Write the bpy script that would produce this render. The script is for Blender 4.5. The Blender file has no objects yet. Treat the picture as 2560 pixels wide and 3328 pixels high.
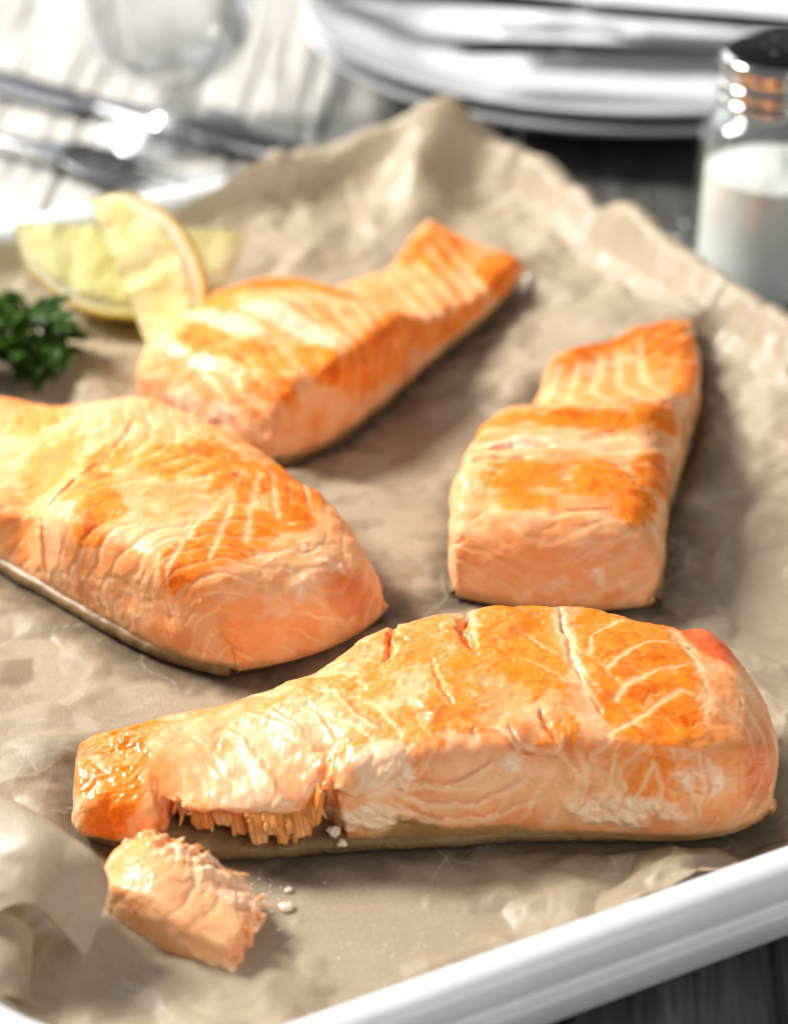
import bpy, bmesh, math, random
import numpy as np
from mathutils import Vector, Matrix

# ------------------------------------------------------------------ camera, world, lamps, exposure
S = 0.01                                     # all lengths below are centimetres; S turns them into metres
scene = bpy.context.scene
col = scene.collection
cam_d = bpy.data.cameras.new("camera"); cam = bpy.data.objects.new("camera", cam_d); col.objects.link(cam)
cam.location = (0, 0, 31 * S); cam.rotation_euler = (math.radians(60), 0, 0)
cam_d.sensor_fit = 'VERTICAL'; cam_d.sensor_height = 36; cam_d.lens = 85
cam_d.clip_start = 0.02; cam_d.clip_end = 50
cam_d.dof.use_dof = True; cam_d.dof.focus_distance = 0.515; cam_d.dof.aperture_fstop = 9.5; cam_d.dof.aperture_blades = 0
scene.camera = cam

world = bpy.data.worlds.new("World"); scene.world = world; world.use_nodes = True
bg = world.node_tree.nodes["Background"]; bg.inputs[0].default_value = (0.93, 0.96, 1.0, 1); bg.inputs[1].default_value = 0.175

def area_lamp(name, loc, target, sx, sy, power, color):
    d = bpy.data.lights.new(name, 'AREA'); d.shape = 'RECTANGLE'; d.size = sx * S; d.size_y = sy * S
    d.energy = power; d.color = color
    o = bpy.data.objects.new(name, d); col.objects.link(o)
    o.location = Vector(loc) * S
    o.rotation_euler = (Vector(target) - Vector(loc)).to_track_quat('-Z', 'Y').to_euler()
    return o
area_lamp("key_lamp", (-74, 88, 68), (0, 52, 0), 30, 30, 25, (1.0, 0.965, 0.91))
area_lamp("window_lamp", (-92, 215, 80), (-10, 70, 0), 125, 110, 11, (0.95, 0.98, 1.0))
area_lamp("added_fill_lamp", (48, -18, 62), (0, 46, 0), 62, 46, 2.9, (1.0, 0.985, 0.96))  # unseen fill lamp, added to brighten the near walls and give them sheen

scene.render.engine = 'CYCLES'
scene.cycles.use_denoising = True
scene.cycles.max_bounces = 10; scene.cycles.transmission_bounces = 10; scene.cycles.transparent_max_bounces = 8
scene.cycles.caustics_refractive = True; scene.cycles.caustics_reflective = False; scene.cycles.blur_glossy = 1.0
scene.cycles.sample_clamp_indirect = 6
scene.view_settings.view_transform = 'Standard'; scene.view_settings.look = 'None'
scene.view_settings.exposure = 0.06; scene.view_settings.gamma = 1.0; scene.view_settings.use_curve_mapping = False

#<<GEO
# ------------------------------------------------------------------ number helpers
def lin(r, g, b):
    c = np.array([r, g, b], float) / 255.0
    return np.where(c <= 0.04045, c / 12.92, ((c + 0.055) / 1.055) ** 2.4)
def sstep(a, b, x):
    t = np.clip((x - a) / (b - a), 0, 1); return t * t * (3 - 2 * t)
def gauss(x, w): return np.exp(-(x / w) ** 2)
def _hash(i, j, k, seed):
    h = (i.astype(np.int64) * 374761393 + j.astype(np.int64) * 668265263 + k.astype(np.int64) * 2147483647 + seed * 974711) & 0xFFFFFFFF
    h = ((h ^ (h >> 13)) * 1274126177) & 0xFFFFFFFF
    h = ((h ^ (h >> 16)) * 2246822519) & 0xFFFFFFFF
    return (h ^ (h >> 15)) & 0xFFFFFFFF
_G = np.array([[1,1,0],[-1,1,0],[1,-1,0],[-1,-1,0],[1,0,1],[-1,0,1],[1,0,-1],[-1,0,-1],[0,1,1],[0,-1,1],[0,1,-1],[0,-1,-1],[1,1,0],[-1,1,0],[0,-1,1],[0,-1,-1]], float)
def noise(x, y, z=0.0, seed=0):
    x, y, z = np.broadcast_arrays(np.asarray(x, float), np.asarray(y, float), np.asarray(z, float))
    xi, yi, zi = np.floor(x), np.floor(y), np.floor(z)
    xf, yf, zf = x - xi, y - yi, z - zi
    u = xf ** 3 * (xf * (xf * 6 - 15) + 10); v = yf ** 3 * (yf * (yf * 6 - 15) + 10); w = zf ** 3 * (zf * (zf * 6 - 15) + 10)
    def g(a, b, c):
        gr = _G[_hash(xi + a, yi + b, zi + c, seed) & 15]
        return gr[..., 0] * (xf - a) + gr[..., 1] * (yf - b) + gr[..., 2] * (zf - c)
    l = lambda a, b, t: a + t * (b - a)
    return l(l(l(g(0,0,0), g(1,0,0), u), l(g(0,1,0), g(1,1,0), u), v), l(l(g(0,0,1), g(1,0,1), u), l(g(0,1,1), g(1,1,1), u), v), w)
def fbm(x, y, z=0.0, seed=0, octv=4, gain=0.5):
    s = 0; a = 1; t = 0
    for o in range(octv):
        k = 2.03 ** o
        s = s + a * noise(np.asarray(x) * k, np.asarray(y) * k, np.asarray(z) * k, seed + o * 17); t += a; a *= gain
    return s / t * 1.6
def ridged(x, y, z=0.0, seed=0, octv=3):
    s = 0; a = 1; t = 0
    for o in range(octv):
        k = 2.1 ** o
        s = s + a * (1 - np.abs(noise(np.asarray(x) * k, np.asarray(y) * k, np.asarray(z) * k, seed + o * 31)) * 2.2); t += a; a *= 0.5
    return s / t
def rnd1(n, seed):
    n = np.asarray(n); return _hash(n, n * 0 + 7, n * 0 + 3, seed) / 4294967295.0
def spline(pts, t):
    """Catmull-Rom through rows of pts, t in 0..1 uniform over the control points."""
    p = np.asarray(pts, float)
    if p.ndim == 1: p = p[:, None]
    n = len(p); t = np.clip(np.asarray(t, float), 0, 1) * (n - 1)
    i = np.clip(np.floor(t).astype(int), 0, n - 2); f = (t - i)[..., None]
    g = lambda k: p[np.clip(k, 0, n - 1)]
    p0, p1, p2, p3 = g(i - 1), g(i), g(i + 1), g(i + 2)
    r = 0.5 * (2 * p1 + (p2 - p0) * f + (2 * p0 - 5 * p1 + 4 * p2 - p3) * f ** 2 + (3 * p1 - p0 - 3 * p2 + p3) * f ** 3)
    return r
def facet(x, y, cell, seed, rot=0.4, warp=0.35):
    """Crumpled-paper relief: random heights on a warped lattice, joined by flat triangles with sharp folds."""
    c, s = math.cos(rot), math.sin(rot)
    X = (c * x - s * y) / cell; Y = (s * x + c * y) / cell
    X, Y = X + warp * fbm(X * .7, Y * .7, 0, seed + 5, 2), Y + warp * fbm(X * .7, Y * .7, 3.3, seed + 9, 2)
    i, j = np.floor(X), np.floor(Y); fx, fy = X - i, Y - j
    H = lambda a, b: _hash(i + a, j + b, i * 0 + 1, seed) / 4294967295.0 * 2 - 1
    h00, h10, h01, h11 = H(0, 0), H(1, 0), H(0, 1), H(1, 1)
    d = (_hash(i, j, i * 0 + 9, seed) & 1) == 0
    A = np.where(fx > fy, h00 + (h10 - h00) * fx + (h11 - h10) * fy, h00 + (h11 - h01) * fx + (h01 - h00) * fy)
    B = np.where(fx + fy < 1, h00 + (h10 - h00) * fx + (h01 - h00) * fy, h11 + (h01 - h11) * (1 - fx) + (h10 - h11) * (1 - fy))
    return np.where(d, A, B)
def poly_dist(px, py, pts, side=False):
    d = np.full(np.shape(px), 1e9); sgn = np.ones(np.shape(px)); along = np.zeros(np.shape(px)); n = len(pts) - 1
    for k in range(n):
        ax, ay = pts[k]; bx, by = pts[k + 1]
        dx, dy = bx - ax, by - ay; q = np.clip(((px - ax) * dx + (py - ay) * dy) / (dx * dx + dy * dy + 1e-9), 0, 1)
        e = np.hypot(px - ax - q * dx, py - ay - q * dy); m = e < d
        d = np.where(m, e, d); along = np.where(m, (k + q) / n, along); sgn = np.where(m, np.sign(dx * (py - ay) - dy * (px - ax)), sgn)
    return (d, along, sgn) if side else (d, along)

# ------------------------------------------------------------------ the tray's own frame
TO = np.array([-1.52, 32.58]); TA = math.radians(28.0)
E1 = np.array([math.cos(TA), math.sin(TA)]); E2 = np.array([-math.sin(TA), math.cos(TA)])
A0, A1, B0, B1, RC = -5.5, 24.0, -0.35, 36.0, 5.2
def tray_w(a, b): return TO[0] + a * E1[0] + b * E2[0], TO[1] + a * E1[1] + b * E2[1]
def tray_l(x, y): return (x - TO[0]) * E1[0] + (y - TO[1]) * E1[1], (x - TO[0]) * E2[0] + (y - TO[1]) * E2[1]
def tray_dist(a, b):
    """Distance inside the crest of the rim (negative outside)."""
    qa = np.abs(a - (A0 + A1) / 2) - ((A1 - A0) / 2 - RC); qb = np.abs(b - (B0 + B1) / 2) - ((B1 - B0) / 2 - RC)
    return RC - (np.hypot(np.maximum(qa, 0), np.maximum(qb, 0)) + np.minimum(np.maximum(qa, qb), 0))

# ------------------------------------------------------------------ salmon fillet geometry
PROF = [(.01, 0), (-.005, .26), (.0, .55), (.018, .82), (.08, .965), (.25, 1.0), (.5, 1.0), (.71, .98), (.885, .91), (.975, .71), (1.0, .38), (.985, 0)]
def end_profile(U, r0, r1, n=3.4):
    """Plan fraction and height factor along the length; r0, r1 are the rounded shares at each end."""
    k0, k1 = 0.17, 0.17                        # share of the grid spent on the end walls
    fu = np.empty_like(U); gu = np.ones_like(U)
    t = np.clip((k0 - U) / k0, 0, 1); a0 = U < k0
    fu0 = r0 * (1 - np.sin(t * np.pi / 2) ** (2 / 1.25)); g0 = np.clip(np.cos(t * np.pi / 2), 0, 1) ** (2 / n)
    t1 = np.clip((U - (1 - k1)) / k1, 0, 1); a1 = U > 1 - k1
    fu1 = 1 - r1 * (1 - np.sin(t1 * np.pi / 2) ** (2 / 1.25)); g1 = np.clip(np.cos(t1 * np.pi / 2), 0, 1) ** (2 / n)
    mid = r0 + (1 - r0 - r1) * (U - k0) / (1 - k0 - k1)
    fu = np.where(a0, fu0, np.where(a1, fu1, mid)); gu = np.where(a0, g0, np.where(a1, g1, 1.0))
    return fu, gu
def fillet_geo(cf, NU, NS):
    """Grid (NU x NS) draped over the fillet: the front wall, the top, the back wall; ends rounded off."""
    u = np.linspace(0, 1, NU); s = np.linspace(0, 1, NS)
    U, SS = np.meshgrid(u, s, indexing='ij')
    fu, gu = end_profile(U, cf['r0'], cf['r1'], cf.get('n', 3.4))
    pf = spline(cf.get('prof', PROF), SS); f, g = pf[..., 0].copy(), pf[..., 1].copy()
    if 'prof_tail' in cf:
        pt = spline(cf['prof_tail'], SS); w = 1 - sstep(cf['tail_mix'][0], cf['tail_mix'][1], fu)
        f = f * (1 - w) + pt[..., 0] * w; g = g * (1 - w) + pt[..., 1] * w
    if 'notch' in cf:
        nt = cf['notch']; pa, pb = spline(nt['prof'], SS), spline(nt['prof_end'], SS); q = sstep(nt['u'][1], nt['u'][2] + .03, fu)[..., None]
        pn = pa * (1 - q) + pb * q; jag = 0.014 * fbm(fu * 40, SS * 3, 0, 77, 3)
        w = sstep(nt['u'][0], nt['u'][1], fu + jag) * (1 - sstep(nt['u'][2], nt['u'][3], fu + jag))
        w = w * (1 - sstep(.42, .5, SS))
        pn[..., 1] += gauss(SS - .37, .03) * .10 * fbm(fu * 38, SS * 4, 0, 79, 3)
        f = f * (1 - w) + pn[..., 0] * w; g = g * (1 - w) + pn[..., 1] * w
    else: w = np.zeros_like(U)
    cr = (1 - gu) * (1 - np.clip(g, 0, 1)); f = .5 + (f - .5) * (1 - .22 * cr)      # soft corners in plan
    Fp = spline(cf['F'], fu); Bp = spline(cf['B'], fu)
    bow = (4 * np.clip(f, 0, 1) * (1 - np.clip(f, 0, 1)))
    e0 = cf.get('bow0', .35) * bow * (1 - sstep(0, .25, fu)); e1 = cf.get('bow1', .35) * bow * sstep(.75, 1, fu)
    P = Fp * (1 - f)[..., None] + Bp * f[..., None]
    ax = (Fp[-1, 0] + Bp[-1, 0] - Fp[0, 0] - Bp[0, 0]); ax = ax / np.hypot(*ax)
    P = P + ax * (e1 - e0)[..., None]
    h = spline(cf['H'], fu)[..., 0]
    tilt = spline(cf.get('tilt', [0, 0]), fu)[..., 0]
    zb = cf.get('z', .62) + spline(cf.get('lift', [0, 0]), fu)[..., 0] + spline(cf.get('liftB', [0, 0]), fu)[..., 0] * np.clip(f, 0, 1)
    Z = zb + h * g * gu * (1 + tilt * (f - .5))
    L = np.hypot(*(spline(cf['F'], 1.0) + spline(cf['B'], 1.0) - spline(cf['F'], 0.0) - spline(cf['B'], 0.0)) ) / 2
    c = NS // 2; m = int(NU * .55); dd = lambda a: np.concatenate([[0], np.cumsum(a)])
    au = dd(np.sqrt(np.diff(P[:, c, 0]) ** 2 + np.diff(P[:, c, 1]) ** 2 + np.diff(Z[:, c]) ** 2))
    as_ = dd(np.sqrt(np.diff(P[m, :, 0]) ** 2 + np.diff(P[m, :, 1]) ** 2 + np.diff(Z[m, :]) ** 2))
    AU = np.repeat(au[:, None], NS, 1); AS = np.repeat(as_[None, :], NU, 0)      # centimetres along and across the surface
    return dict(U=U, S=SS, AU=AU, AS=AS, fu=fu, f=f, g=g, gu=gu, X=P[..., 0], Y=P[..., 1], Z=Z, notch=w, L=float(L))
def normals(X, Y, Z):
    P = np.stack([X, Y, Z], -1); du = np.gradient(P, axis=0); ds = np.gradient(P, axis=1)
    n = np.cross(du, ds); n /= (np.linalg.norm(n, axis=-1, keepdims=True) + 1e-9)
    return n
TAILP = [(.03, 0), (.0, .3), (.02, .62), (.08, .88), (.2, .98), (.38, 1.0), (.6, .97), (.78, .86), (.9, .7), (.97, .48), (1.0, .25), (.985, 0)]
FRONT = dict(
    F=[(-6.35, 39.35), (-5.1, 38.95), (-3.7, 38.8), (-2.3, 38.85), (-.9, 39.05), (.6, 39.2), (2.2, 39.3), (3.8, 39.25), (5.4, 39.15), (6.7, 39.3), (7.75, 39.9)],
    B=[(-6.75, 41.9), (-5.5, 42.5), (-4.0, 42.8), (-2.4, 43.2), (-1.0, 44.0), (.5, 44.65), (2.1, 44.9), (3.7, 44.85), (5.3, 44.6), (6.6, 44.2), (7.7, 43.3)],
    H=[1.0, 1.15, 1.35, 1.65, 2.05, 2.35, 2.5, 2.55, 2.5, 2.2, 1.75], tilt=[.25, .25, .2, .15, .1, .1, .1, .1, .05, .05, .05],
    r0=.015, r1=.075, bow0=.05, bow1=.25, prof_tail=TAILP, tail_mix=(.2, .45),
    z=.66, skin_t=.26, skin_out=[-.04, -.02, .012, .012, .012, .012, .008, -.01, -.03, -.05, -.06],
    notch=dict(u=(.105, .19, .325, .40), prof=[(.50, -.12), (.44, .12), (.36, .34), (.28, .52), (.17, .62), (.06, .70), (.09, .84), (.25, .96), (.5, 1.0), (.7, .97), (.86, .87), (.96, .66), (1.0, .35), (.985, 0)],
               prof_end=[(.42, -.12), (.35, .08), (.27, .2), (.17, .28), (.07, .36), (.01, .48), (.05, .74), (.22, .94), (.5, 1.0), (.7, .97), (.86, .87), (.96, .66), (1.0, .35), (.985, 0)]))
RIGHT = dict(
    F=[(4.35, 58.9), (3.75, 57.3), (3.0, 55.7), (2.3, 54.0), (1.75, 52.2), (1.4, 50.2), (1.3, 48.7)][::-1],
    B=[(8.3, 61.4), (8.35, 59.8), (8.2, 57.7), (7.6, 55.2), (7.0, 52.7), (6.6, 50.2), (6.35, 48.3)][::-1],
    H=[1.9, 2.25, 2.35, 2.25, 1.35, .8, .6], r0=.08, r1=.012, bow0=.5, bow1=-.1, tilt=[-.1, -.1, -.1, 0, 0, .1, .1], lift=[0, 0, 0, 0, .05, .3, .75])
BACK = dict(
    F=[(-3.0, 55.0), (-1.6, 56.2), (-.6, 57.7), (.4, 59.7), (1.4, 61.6), (2.6, 63.6), (3.8, 66.2)],
    B=[(-7.0, 58.6), (-6.0, 60.2), (-4.9, 61.9), (-3.6, 63.0), (-2.0, 63.9), (-.3, 65.2), (1.0, 67.0)],
    H=[1.9, 2.3, 2.35, 2.1, 1.3, .9, .6], r0=.08, r1=.012, bow0=.3, bow1=-.1, lift=[0, 0, 0, 0, 0, .05, .3], liftB=[0, 0, 0, 0, .1, .35, 1.0])
LEFT = dict(
    F=[(-14.2, 54.2), (-12.2, 52.4), (-10.2, 50.7), (-8.4, 48.9), (-6.6, 47.2), (-5.0, 45.9), (-3.7, 45.3)],
    B=[(-12.4, 59.2), (-10.6, 57.4), (-8.6, 56.2), (-6.4, 55.2), (-4.0, 53.3), (-1.8, 50.8), (-.1, 48.1)],
    H=[.9, 1.1, 1.5, 2.2, 2.45, 2.2, 1.55], z=.68, skin_t=.3, skin_out=[.015, .015, .015, .012, .01, .0, -.02], r0=.05, r1=.10, bow0=.2, bow1=.6, tilt=[0, 0, .1, .1, 0, -.1, -.2])
#GEO>>

# ------------------------------------------------------------------ scene helpers
ORG = {}
def thing(name, label, cat, loc, group=None):
    o = bpy.data.objects.new(name, None); col.objects.link(o); o.empty_display_size = .01
    o.location = Vector(loc) * S; o['label'] = label; o['category'] = cat
    if group: o['group'] = group
    ORG[o.name] = np.array(loc, float); return o
def add(name, me, mat, parent=None, org=(0, 0, 0)):
    o = bpy.data.objects.new(name, me); col.objects.link(o)
    if mat is not None and not me.materials: me.materials.append(mat)
    if parent is not None:
        o.parent = parent; ORG[o.name] = ORG[parent.name]
    else:
        o.location = Vector(org) * S; ORG[o.name] = np.array(org, float)
    return o
def tag(o, label, cat, group=None):
    o['label'] = label; o['category'] = cat
    if group: o['group'] = group
    return o
def mesh_np(name, V, F, smooth=True, org=(0, 0, 0)):
    """V in world centimetres, F a list/array of polygons; origin at org."""
    V = (np.asarray(V, float) - np.asarray(org, float)) * S
    me = bpy.data.meshes.new(name)
    if isinstance(F, np.ndarray):
        n, k = F.shape
        me.vertices.add(len(V)); me.vertices.foreach_set('co', V.astype(np.float32).ravel())
        me.loops.add(n * k); me.loops.foreach_set('vertex_index', F.astype(np.int32).ravel())
        me.polygons.add(n); me.polygons.foreach_set('loop_start', (np.arange(n) * k).astype(np.int32))
        me.update(calc_edges=True); me.validate()
    else:
        me.from_pydata(V.tolist(), [], F); me.update()
    if smooth: me.polygons.foreach_set('use_smooth', [True] * len(me.polygons))
    return me
def grid_faces(nu, ns, wrap_s=False, wrap_u=False):
    iu = np.arange(nu if wrap_u else nu - 1); js = np.arange(ns if wrap_s else ns - 1)
    I, J = np.meshgrid(iu, js, indexing='ij'); I2 = (I + 1) % nu; J2 = (J + 1) % ns
    return np.stack([I * ns + J, I2 * ns + J, I2 * ns + J2, I * ns + J2], -1).reshape(-1, 4)
def set_col(me, name, C):
    a = me.attributes.new(name, 'FLOAT_COLOR', 'POINT'); c = np.ones((len(C), 4), np.float32); c[:, :3] = C
    a.data.foreach_set('color', c.ravel())
def set_flt(me, name, v):
    a = me.attributes.new(name, 'FLOAT', 'POINT'); a.data.foreach_set('value', np.asarray(v, np.float32).ravel())
def lathe(prof, n=64, cx=0, cy=0, cz=0, closed=False):
    """Rings from (r, z) pairs about a vertical axis."""
    p = np.asarray(prof, float); t = np.linspace(0, 2 * np.pi, n, endpoint=False)
    V = np.stack([cx + p[:, 0, None] * np.cos(t), cy + p[:, 0, None] * np.sin(t), cz + p[:, 1, None] + t * 0], -1).reshape(-1, 3)
    return V, grid_faces(len(p), n, wrap_s=True, wrap_u=closed)
def tube(pts, rad, n=8, flat=1.0, up=(0, 0, 1)):
    """Swept ellipse along pts with one radius per point; flat squeezes it along up."""
    p = np.asarray(pts, float); rad = np.broadcast_to(np.asarray(rad, float), (len(p),))
    T = np.gradient(p, axis=0); T /= np.linalg.norm(T, axis=1, keepdims=True) + 1e-9
    A = np.cross(T, np.asarray(up, float)); A /= np.linalg.norm(A, axis=1, keepdims=True) + 1e-9
    Bv = np.cross(A, T); t = np.linspace(0, 2 * np.pi, n, endpoint=False)
    V = p[:, None] + rad[:, None, None] * (np.cos(t)[None, :, None] * A[:, None] + flat * np.sin(t)[None, :, None] * Bv[:, None])
    V = V.reshape(-1, 3); F = grid_faces(len(p), n, wrap_s=True).tolist()
    F.append(list(range(n))[::-1]); F.append([(len(p) - 1) * n + k for k in range(n)])
    return V, F
def merge(parts):
    V = []; F = []; k = 0
    for v, f in parts:
        V.append(np.asarray(v, float)); F += [[i + k for i in q] for q in (f.tolist() if isinstance(f, np.ndarray) else f)]; k += len(v)
    return np.concatenate(V), F

# ------------------------------------------------------------------ materials
class NT:
    def __init__(s, name):
        s.m = bpy.data.materials.new(name); s.m.use_nodes = True; s.t = s.m.node_tree; s.p = s.t.nodes['Principled BSDF']
        s.out = s.t.nodes['Material Output']
    def n(s, kind, **kw):
        x = s.t.nodes.new(kind)
        for k, v in kw.items(): setattr(x, k, v)
        return x
    def l(s, a, b): s.t.links.new(a, b)
    def co(s, scale=(1, 1, 1), rot=(0, 0, 0)):
        tc = s.n('ShaderNodeTexCoord'); mp = s.n('ShaderNodeMapping'); mp.inputs['Scale'].default_value = [100 * k for k in scale]
        mp.inputs['Rotation'].default_value = rot; s.l(tc.outputs['Object'], mp.inputs[0]); return mp.outputs[0]
    def noise(s, co, scale, detail=4, rough=.55, dist=0):
        x = s.n('ShaderNodeTexNoise'); x.inputs['Scale'].default_value = scale; x.inputs['Detail'].default_value = detail
        x.inputs['Roughness'].default_value = rough; x.inputs['Distortion'].default_value = dist; s.l(co, x.inputs['Vector']); return x.outputs[0]
    def ramp(s, fac, stops):
        x = s.n('ShaderNodeValToRGB'); e = x.color_ramp.elements
        while len(e) < len(stops): e.new(.5)
        for k, (pos, c) in enumerate(stops):
            e[k].position = pos; e[k].color = (*c, 1) if len(c) == 3 else c
        s.l(fac, x.inputs[0]); return x.outputs[0]
    def math(s, op, a, b=None, c=None):
        x = s.n('ShaderNodeMath', operation=op)
        for k, v in enumerate((a, b, c)):
            if v is None: continue
            if isinstance(v, (int, float)): x.inputs[k].default_value = v
            else: s.l(v, x.inputs[k])
        return x.outputs[0]
    def mix(s, fac, a, b, blend='MIX'):
        x = s.n('ShaderNodeMix', data_type='RGBA', blend_type=blend)
        for sock, v in ((x.inputs[0], fac), (x.inputs[6], a), (x.inputs[7], b)):
            if isinstance(v, (int, float)): sock.default_value = v
            elif isinstance(v, (tuple, list, np.ndarray)): sock.default_value = (*v, 1)
            else: s.l(v, sock)
        return x.outputs[2]
    def attr(s, name, flt=False):
        x = s.n('ShaderNodeAttribute', attribute_name=name); return x.outputs['Fac' if flt else 'Color']
    def bump(s, h, strength, dist_cm, base=None):
        x = s.n('ShaderNodeBump'); x.inputs['Strength'].default_value = strength; x.inputs['Distance'].default_value = dist_cm * S
        s.l(h, x.inputs['Height'])
        if base is not None: s.l(base, x.inputs['Normal'])
        return x.outputs[0]
    def set(s, **kw):
        for k, v in kw.items():
            sock = s.p.inputs[k.replace('_', ' ')]
            if isinstance(v, (int, float)): sock.default_value = v
            elif isinstance(v, (tuple, list, np.ndarray)): sock.default_value = (*v, 1) if len(v) == 3 and sock.type == 'RGBA' else v
            else: s.l(v, sock)
        return s.m
def lr(r, g, b): return tuple(float(k) for k in lin(r, g, b))

M = {}
def mat_flesh():
    t = NT('salmon_flesh'); co = t.co()
    c = t.attr('tint'); wet = t.attr('wet', True)
    fine = t.noise(co, 9.0, 5, .65); spk = t.noise(co, 26, 3, .6)
    c2 = t.mix(t.math('MULTIPLY', t.math('SUBTRACT', fine, .5), .9), c, (1.0, .62, .34), 'SOFT_LIGHT')
    c3 = t.mix(t.ramp(spk, [(.54, (0, 0, 0)), (.74, (.14, .14, .14))]), c2, lr(255, 214, 160))
    rough = t.math('MULTIPLY_ADD', wet, -.30, t.math('MULTIPLY_ADD', fine, .22, .44))
    h = t.math('ADD', t.noise(co, 5, 5, .6), t.math('MULTIPLY', spk, .5))
    t.set(Base_Color=c3, Roughness=rough, Normal=t.bump(h, .28, .03), Subsurface_Weight=.34,
          Subsurface_Radius=(1.0, .4, .18), Subsurface_Scale=.22 * S, IOR=1.38, Specular_IOR_Level=.32, Coat_Weight=t.math('MULTIPLY', wet, .42), Coat_Roughness=.09)
    return t.m
def mat_skin():
    t = NT('salmon_skin'); co = t.co(); n = t.noise(co, 2.2, 5, .6); n2 = t.noise(co, 9, 4)
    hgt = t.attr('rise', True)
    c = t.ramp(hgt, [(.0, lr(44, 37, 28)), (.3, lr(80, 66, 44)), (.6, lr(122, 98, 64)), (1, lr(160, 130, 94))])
    c = t.mix(t.ramp(n, [(.35, (0, 0, 0)), (.7, (.75, .75, .75))]), c, lr(118, 94, 62))
    c = t.mix(t.ramp(n2, [(.58, (0, 0, 0)), (.75, (.6, .6, .6))]), c, lr(170, 146, 106))
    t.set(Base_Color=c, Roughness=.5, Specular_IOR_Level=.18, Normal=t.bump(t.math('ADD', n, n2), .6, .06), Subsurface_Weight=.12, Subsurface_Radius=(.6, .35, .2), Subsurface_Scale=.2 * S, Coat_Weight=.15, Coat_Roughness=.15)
    return t.m
def mat_albumin():
    t = NT('cooked_albumin'); co = t.co(); n = t.noise(co, 7, 4)
    t.set(Base_Color=t.ramp(n, [(.3, lr(238, 205, 175)), (.7, lr(250, 238, 220))]), Roughness=.35, Subsurface_Weight=.3, Subsurface_Radius=(1, .6, .4), Subsurface_Scale=.2 * S, Normal=t.bump(n, .5, .05))
    return t.m
def mat_paper():
    t = NT('baking_parchment'); co = t.co()
    cloud = t.noise(co, .35, 4, .55); mott = t.noise(co, 2.4, 6, .65); fib = t.noise(t.co((26, 7, 7), (0, 0, .5)), 1.0, 3, .6)
    gr = t.attr('grease_shade', True); cr = t.attr('crease', True)
    c = t.ramp(cloud, [(.3, lr(200, 184, 159)), (.7, lr(206, 192, 168))])
    c = t.mix(.2, c, t.ramp(mott, [(.3, lr(160, 140, 113)), (.7, lr(204, 187, 162))]))
    c = t.mix(.16, c, t.ramp(fib, [(.35, lr(140, 116, 88)), (.65, lr(222, 206, 182))]))
    c = t.mix(t.math('MULTIPLY', gr, .8), c, lr(88, 69, 46))  # grease soak; also darkens the paper where the fillets' shadows fall
    c = t.mix(t.math('MULTIPLY', cr, .55), c, lr(226, 214, 194))
    bmp = t.bump(t.math('ADD', t.math('MULTIPLY', mott, .6), t.math('MULTIPLY', fib, .35)), .35, .03)
    t.set(Base_Color=c, Roughness=t.math('MULTIPLY_ADD', gr, -.16, .41), Specular_IOR_Level=.5, Normal=bmp)
    tr = t.n('ShaderNodeBsdfTranslucent'); t.l(c, tr.inputs[0]); t.l(bmp, tr.inputs['Normal'])
    mx = t.n('ShaderNodeMixShader'); mx.inputs[0].default_value = .38
    t.l(t.p.outputs[0], mx.inputs[1]); t.l(tr.outputs[0], mx.inputs[2]); t.l(mx.outputs[0], t.out.inputs[0])
    return t.m
def mat_enamel():
    t = NT('white_enamel'); co = t.co(); n = t.noise(co, .8, 3); f = t.noise(co, 18, 2)
    t.set(Base_Color=t.ramp(n, [(.3, lr(226, 229, 232)), (.7, lr(236, 238, 240))]), Roughness=t.math('MULTIPLY_ADD', n, .12, .2), Normal=t.bump(t.math('ADD', n, t.math('MULTIPLY', f, .06)), .12, .03), Coat_Weight=.3, Coat_Roughness=.1)
    return t.m
def mat_wood():
    t = NT('weathered_wood'); g = t.co((2.3, .10, 1)); fine = t.co((9, .35, 3)); co = t.co()
    a = t.noise(g, 1.0, 6, .62, .4); b = t.noise(fine, 1.0, 5, .65, .2); w = t.noise(t.co((1.2, .12, 1)), .8, 5, .65); pn = t.attr('paint_glare', True); rnd = t.attr('rise', True)
    obi = t.n('ShaderNodeObjectInfo').outputs['Random']
    c = t.ramp(a, [(.28, lr(26, 25, 25)), (.5, lr(66, 65, 64)), (.72, lr(112, 110, 107))])
    c = t.mix(.45, c, t.ramp(b, [(.3, lr(24, 23, 23)), (.7, lr(122, 120, 116))]))
    c = t.mix(t.math('MULTIPLY', obi, .22), c, lr(84, 76, 66))
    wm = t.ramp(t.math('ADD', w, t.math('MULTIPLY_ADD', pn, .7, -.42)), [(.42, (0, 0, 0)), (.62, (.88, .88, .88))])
    c = t.mix(wm, c, lr(192, 189, 183))  # whitewash colour, also standing in for glare on the left boards
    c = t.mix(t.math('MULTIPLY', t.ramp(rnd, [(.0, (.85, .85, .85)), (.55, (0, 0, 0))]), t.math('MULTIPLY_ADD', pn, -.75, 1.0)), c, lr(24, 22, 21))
    t.set(Base_Color=c, Roughness=t.math('MULTIPLY_ADD', b, .25, .42), Specular_IOR_Level=.5, Normal=t.bump(t.math('ADD', a, b), .3, .06))
    return t.m
def mat_simple(name, c1, c2, scale, rough, metallic=0.0, bump=.1, **kw):
    t = NT(name); n = t.noise(t.co(), scale, 4)
    t.set(Base_Color=t.ramp(n, [(.3, c1), (.7, c2)]), Roughness=rough, Metallic=metallic, Normal=t.bump(n, bump, .02), **kw); return t.m
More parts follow.
